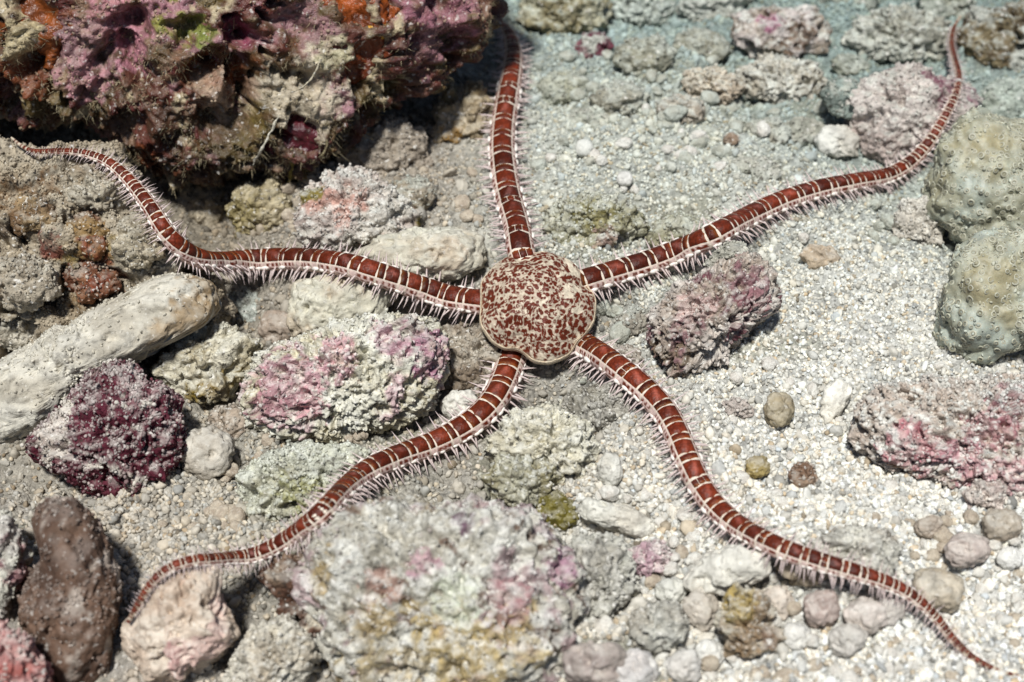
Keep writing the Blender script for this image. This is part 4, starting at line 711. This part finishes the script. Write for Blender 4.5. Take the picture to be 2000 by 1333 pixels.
# ------------------------------------------------------------------ loose pebbles: one mesh per kind, copied
def pebble_meshes(n, lvl, seed, rough):
    out = []
    D, Fc = ico(lvl)
    for k in range(n):
        s = seed + k * 5; P = D * np.array([1, rng.uniform(.7, .95), rng.uniform(.55, .85)]); 
        P = P * (1 + .20 * fbm(D * 1.1 + k, s, 3) + rough * fbm(D * 4 + k, s + 2, 3))[:, None]; out.append((P, Fc))
    return out
def obj_col_mesh(P, Fc, base, alt, s):
    c = mix(np.tile(np.array(base, float), (len(P), 1)), alt, sstep(-.4, .5, fbm(P * 1.5 + s, s, 3))); return new_mesh('coral_pebble', P, Fc, M_PEB, c)
M_PEB = col_mat('pebble_stone', 0.8, 0.25, 0.25, 3.5, 0.6, 7, 0.0025, 0.4)
KINDS = [  # base, alt, regions (x0, y0, x1, y1, count, label, group), size px
    ((.70, .68, .61), (.60, .56, .49), [(1150, 960, 1560, 1330, 42, 'small white pebble in the gravel left of the lower right arm', 'white pebbles left of the lower right arm'),
        (1560, 1040, 1990, 1330, 36, 'small white pebble in the gravel around the lower right arm tip', 'white pebbles round the arm tip'),
        (1380, 700, 1980, 1000, 16, 'small white pebble on open sand between mauve rock and lower right arm', 'white pebbles on the open sand'), (1040, 150, 1600, 480, 16, 'small white pebble on the slope between upper and right arms', 'white pebbles on the upper slope')], (9, 17)),
    ((.50, .43, .33), (.40, .33, .25), [(1150, 1000, 1990, 1330, 30, 'small tan pebble in the pale gravel at the lower right', 'tan pebbles at the lower right'), (420, 850, 760, 1060, 16, 'small tan pebble around the greenish slab', 'tan pebbles by the greenish slab'),
        (560, 330, 960, 480, 16, 'small tan pebble behind the left arm', 'tan pebbles behind the left arm'), (300, 980, 480, 1110, 10, 'small tan pebble on sand between brown sponge and left arm tip', 'tan pebbles by the sponge')], (9, 18)),
    ((.48, .50, .43), (.39, .39, .32), [(1040, 90, 1700, 330, 36, 'small grey green pebble on the upper sediment slope', 'grey green pebbles on the slope'), (1700, 300, 1830, 480, 6, 'small grey green pebble beside the upper soft coral', 'grey green pebbles by the coral'),
        (1100, 560, 1260, 760, 8, 'small grey green pebble in the shade right of the disc', 'grey green pebbles by the disc')], (9, 19)),
]
for ki, (b_, a_, regs, (s0, s1_)) in enumerate(KINDS):
    MS = [obj_col_mesh(P, Fc, b_, a_, 40 + ki * 10 + q) for q, (P, Fc) in enumerate(pebble_meshes(7, 4, 500 + ki * 50, .06))]
    for (x0, y0, x1, y1, cnt, lab, grp) in regs:
        for _ in range(cnt):
            for _try in range(12):
                x, y = random.uniform(x0, x1), random.uniform(y0, y1); rad_px = random.uniform(s0, s1_) * (1 if random.random() < .8 else 1.35)
                dg = float(depth_at(x, y)); g = at_t(x, y, dg)
                if abs(g[2] - float(ground_z(g[:1], g[1:2], False)[0])) < .02 and all(np.min(np.hypot(np.array([a[0] for a in A]) - x, np.array([a[1] for a in A]) - y)) > 55 for A in ARMS): break
            else: continue
            rad = rad_px * K * dg; o = link('coral_pebble', random.choice(MS)); o.location = (g[0], g[1], g[2] + rad * .25)
            sc = rad * random.uniform(.85, 1.1); o.scale = (sc, sc, sc); o.rotation_euler = (random.uniform(-.5, .5), random.uniform(-.5, .5), random.uniform(0, 6.28))
            tag(o, lab, 'pebble', grp)

# ------------------------------------------------------------------ sand: grains and gravel as countless stuff (geometry nodes)
def grain_collection(name, n, lvl, mat, flat):
    c = bpy.data.collections.new(name)
    for k, (P, Fc) in enumerate(pebble_meshes(n, lvl, 800 + 31 * n, .24)):
        P = P * np.array([1, 1, flat]) ; c.objects.link(bpy.data.objects.new('grain', new_mesh('grain', P, Fc, mat)))
    return c
def scatter(name, label, P, scale, colr, coll):
    n = len(P); me = bpy.data.meshes.new(name); me.vertices.add(n); me.vertices.foreach_set('co', np.ascontiguousarray(P, np.float32).ravel())
    a = me.attributes.new('scl', 'FLOAT_VECTOR', 'POINT'); sc = scale[:, None] * rng.uniform(.75, 1.3, (n, 3)); a.data.foreach_set('vector', sc.astype(np.float32).ravel())
    a = me.attributes.new('rot', 'FLOAT_VECTOR', 'POINT'); a.data.foreach_set('vector', rng.uniform(0, 6.28, (n, 3)).astype(np.float32).ravel())
    a = me.attributes.new('gcol', 'FLOAT_COLOR', 'POINT'); c4 = np.ones((n, 4), np.float32); c4[:, :3] = np.clip(colr, 0, .9); a.data.foreach_set('color', c4.ravel())
    o = link(name, me); tag(o, label, kind='stuff')
    g = bpy.data.node_groups.new(name, 'GeometryNodeTree'); g.interface.new_socket('Geometry', in_out='INPUT', socket_type='NodeSocketGeometry'); g.interface.new_socket('Geometry', in_out='OUTPUT', socket_type='NodeSocketGeometry')
    N = g.nodes; L = g.links; gi = N.new('NodeGroupInput'); go = N.new('NodeGroupOutput'); ip = N.new('GeometryNodeInstanceOnPoints'); ci = N.new('GeometryNodeCollectionInfo')
    ci.inputs['Collection'].default_value = coll; ci.inputs['Separate Children'].default_value = True; ci.inputs['Reset Children'].default_value = True
    ip.inputs['Pick Instance'].default_value = True
    def na(nm, typ):
        q = N.new('GeometryNodeInputNamedAttribute'); q.data_type = typ; q.inputs['Name'].default_value = nm; return q.outputs['Attribute']
    m2p = N.new('GeometryNodeMeshToPoints'); L.new(gi.outputs[0], m2p.inputs[0]); L.new(m2p.outputs[0], ip.inputs['Points'])
    L.new(ci.outputs[0], ip.inputs['Instance']); L.new(na('scl', 'FLOAT_VECTOR'), ip.inputs['Scale']); L.new(na('rot', 'FLOAT_VECTOR'), ip.inputs['Rotation'])
    L.new(ip.outputs[0], go.inputs[0])
    md = o.modifiers.new('scatter', 'NODES'); md.node_group = g
    return o
GC = grain_collection('grain_shapes', 8, 2, M_GRAIN, 1.0)
# density of loose sand over the photo area: (px, py, radius, weight, size px)
N0 = 165000
gx = rng.uniform(-1.6, 1.6, N0); gy = rng.uniform(-.95, 1.5, N0)
pz = ground_z(gx, gy); P = np.stack([gx, gy, pz], 1); ppx, ppy, pt = project(P)
DENS = [(1560, 660, 330, 1.0), (1850, 1200, 420, 1.0), (1500, 880, 260, 1.0), (1250, 330, 250, .85), (1250, 990, 200, 1.0), (1700, 700, 300, 1.0), (1300, 1150, 300, .9), (1700, 80, 350, .45), (1250, 80, 280, .55), (680, 420, 170, .7), (600, 930, 220, .8), (330, 1020, 220, 1.0), (450, 620, 260, .35), (250, 420, 300, .3), (1150, 790, 160, .8), (760, 290, 200, .5), (900, 720, 160, .4), (1420, 600, 260, 1.0)]
dn = np.zeros(N0)
for (a, b, rr_, w_) in DENS: dn = np.maximum(dn, w_ * np.exp(-(((ppx - a) ** 2 + (ppy - b) ** 2) / rr_ ** 2) ** 2 * .7))
dn = np.maximum(dn, .25)
hid = pt > depth_at(ppx, ppy) + .05
keep = (rng.random(N0) < dn * (1 - .25 * sstep(.2, .6, fbm(P * 6, 71, 3)))) & ~(hid & (rng.random(N0) < .85))
P = P[keep]; n = len(P); cl, _ = ground_fields(P[:, 0], P[:, 1])
big = rng.random(n)
size = .0033 + .0019 * big + .006 * np.clip(big - .93, 0, 1) / .07 * rng.random(n)
front = sstep(650, 1050, project(P)[1]); size *= 1 + .35 * front
tint = np.where(rng.random((n, 1)) < .07, np.array([[.74, .64, .52]]), 1.0) * np.where(rng.random((n, 1)) < .30, 1.15, 1.0) * np.where(rng.random((n, 1)) < .06, .45, 1.0)
warm = rng.normal(.01, .02, (n, 1)) * np.array([[1, .2, -.9]])
P[:, 2] += size * .35
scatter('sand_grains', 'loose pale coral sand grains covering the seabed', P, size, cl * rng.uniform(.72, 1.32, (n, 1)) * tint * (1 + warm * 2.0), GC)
print('grains', n)
# coarse gravel
N1 = 5200; gx = rng.uniform(-1.45, 1.45, N1); gy = rng.uniform(-.9, 1.4, N1); P = np.stack([gx, gy, ground_z(gx, gy)], 1); ppx, ppy, pt = project(P)
wg = .25 + .75 * np.maximum.reduce([np.exp(-(((ppx - a) ** 2 + (ppy - b) ** 2) / r_ ** 2)) for (a, b, r_) in ((450, 620, 260), (250, 900, 260), (1250, 1200, 320), (1750, 1100, 260), (700, 420, 220), (900, 720, 140), (1400, 120, 380))])
wg *= 1 - .8 * np.exp(-(((ppx - 1620) ** 2 + (ppy - 620) ** 2) / 260 ** 2))
P = P[rng.random(N1) < wg]; n = len(P); cl, _ = ground_fields(P[:, 0], P[:, 1]); size = rng.uniform(.007, .013, n) * (1 + .5 * (rng.random(n) > .88)); P[:, 2] += size * .2
GC2 = grain_collection('gravel_shapes', 6, 3, M_GRAIN, .85)
scatter('coral_gravel', 'coarse broken coral gravel among the rubble', P, size, cl * rng.uniform(.75, 1.25, (n, 1)) * (1 + rng.normal(.02, .035, (n, 1)) * np.array([[1, .2, -.8]])), GC2)
# sediment on the rocks
P = np.vstack([s_[0] for s_ in SED]); sz = np.concatenate([s_[1] for s_ in SED]); cl = np.vstack([s_[2] for s_ in SED])
print('sediment', len(P))
scatter('sediment_grains', 'fine pale sediment grains dusting the tops of the rocks', P, sz, cl, GC)
print('tris', sum(len(o.data.loops) - 2 * len(o.data.polygons) for o in scene.objects if o.type == 'MESH'), 'objects', len(scene.objects))
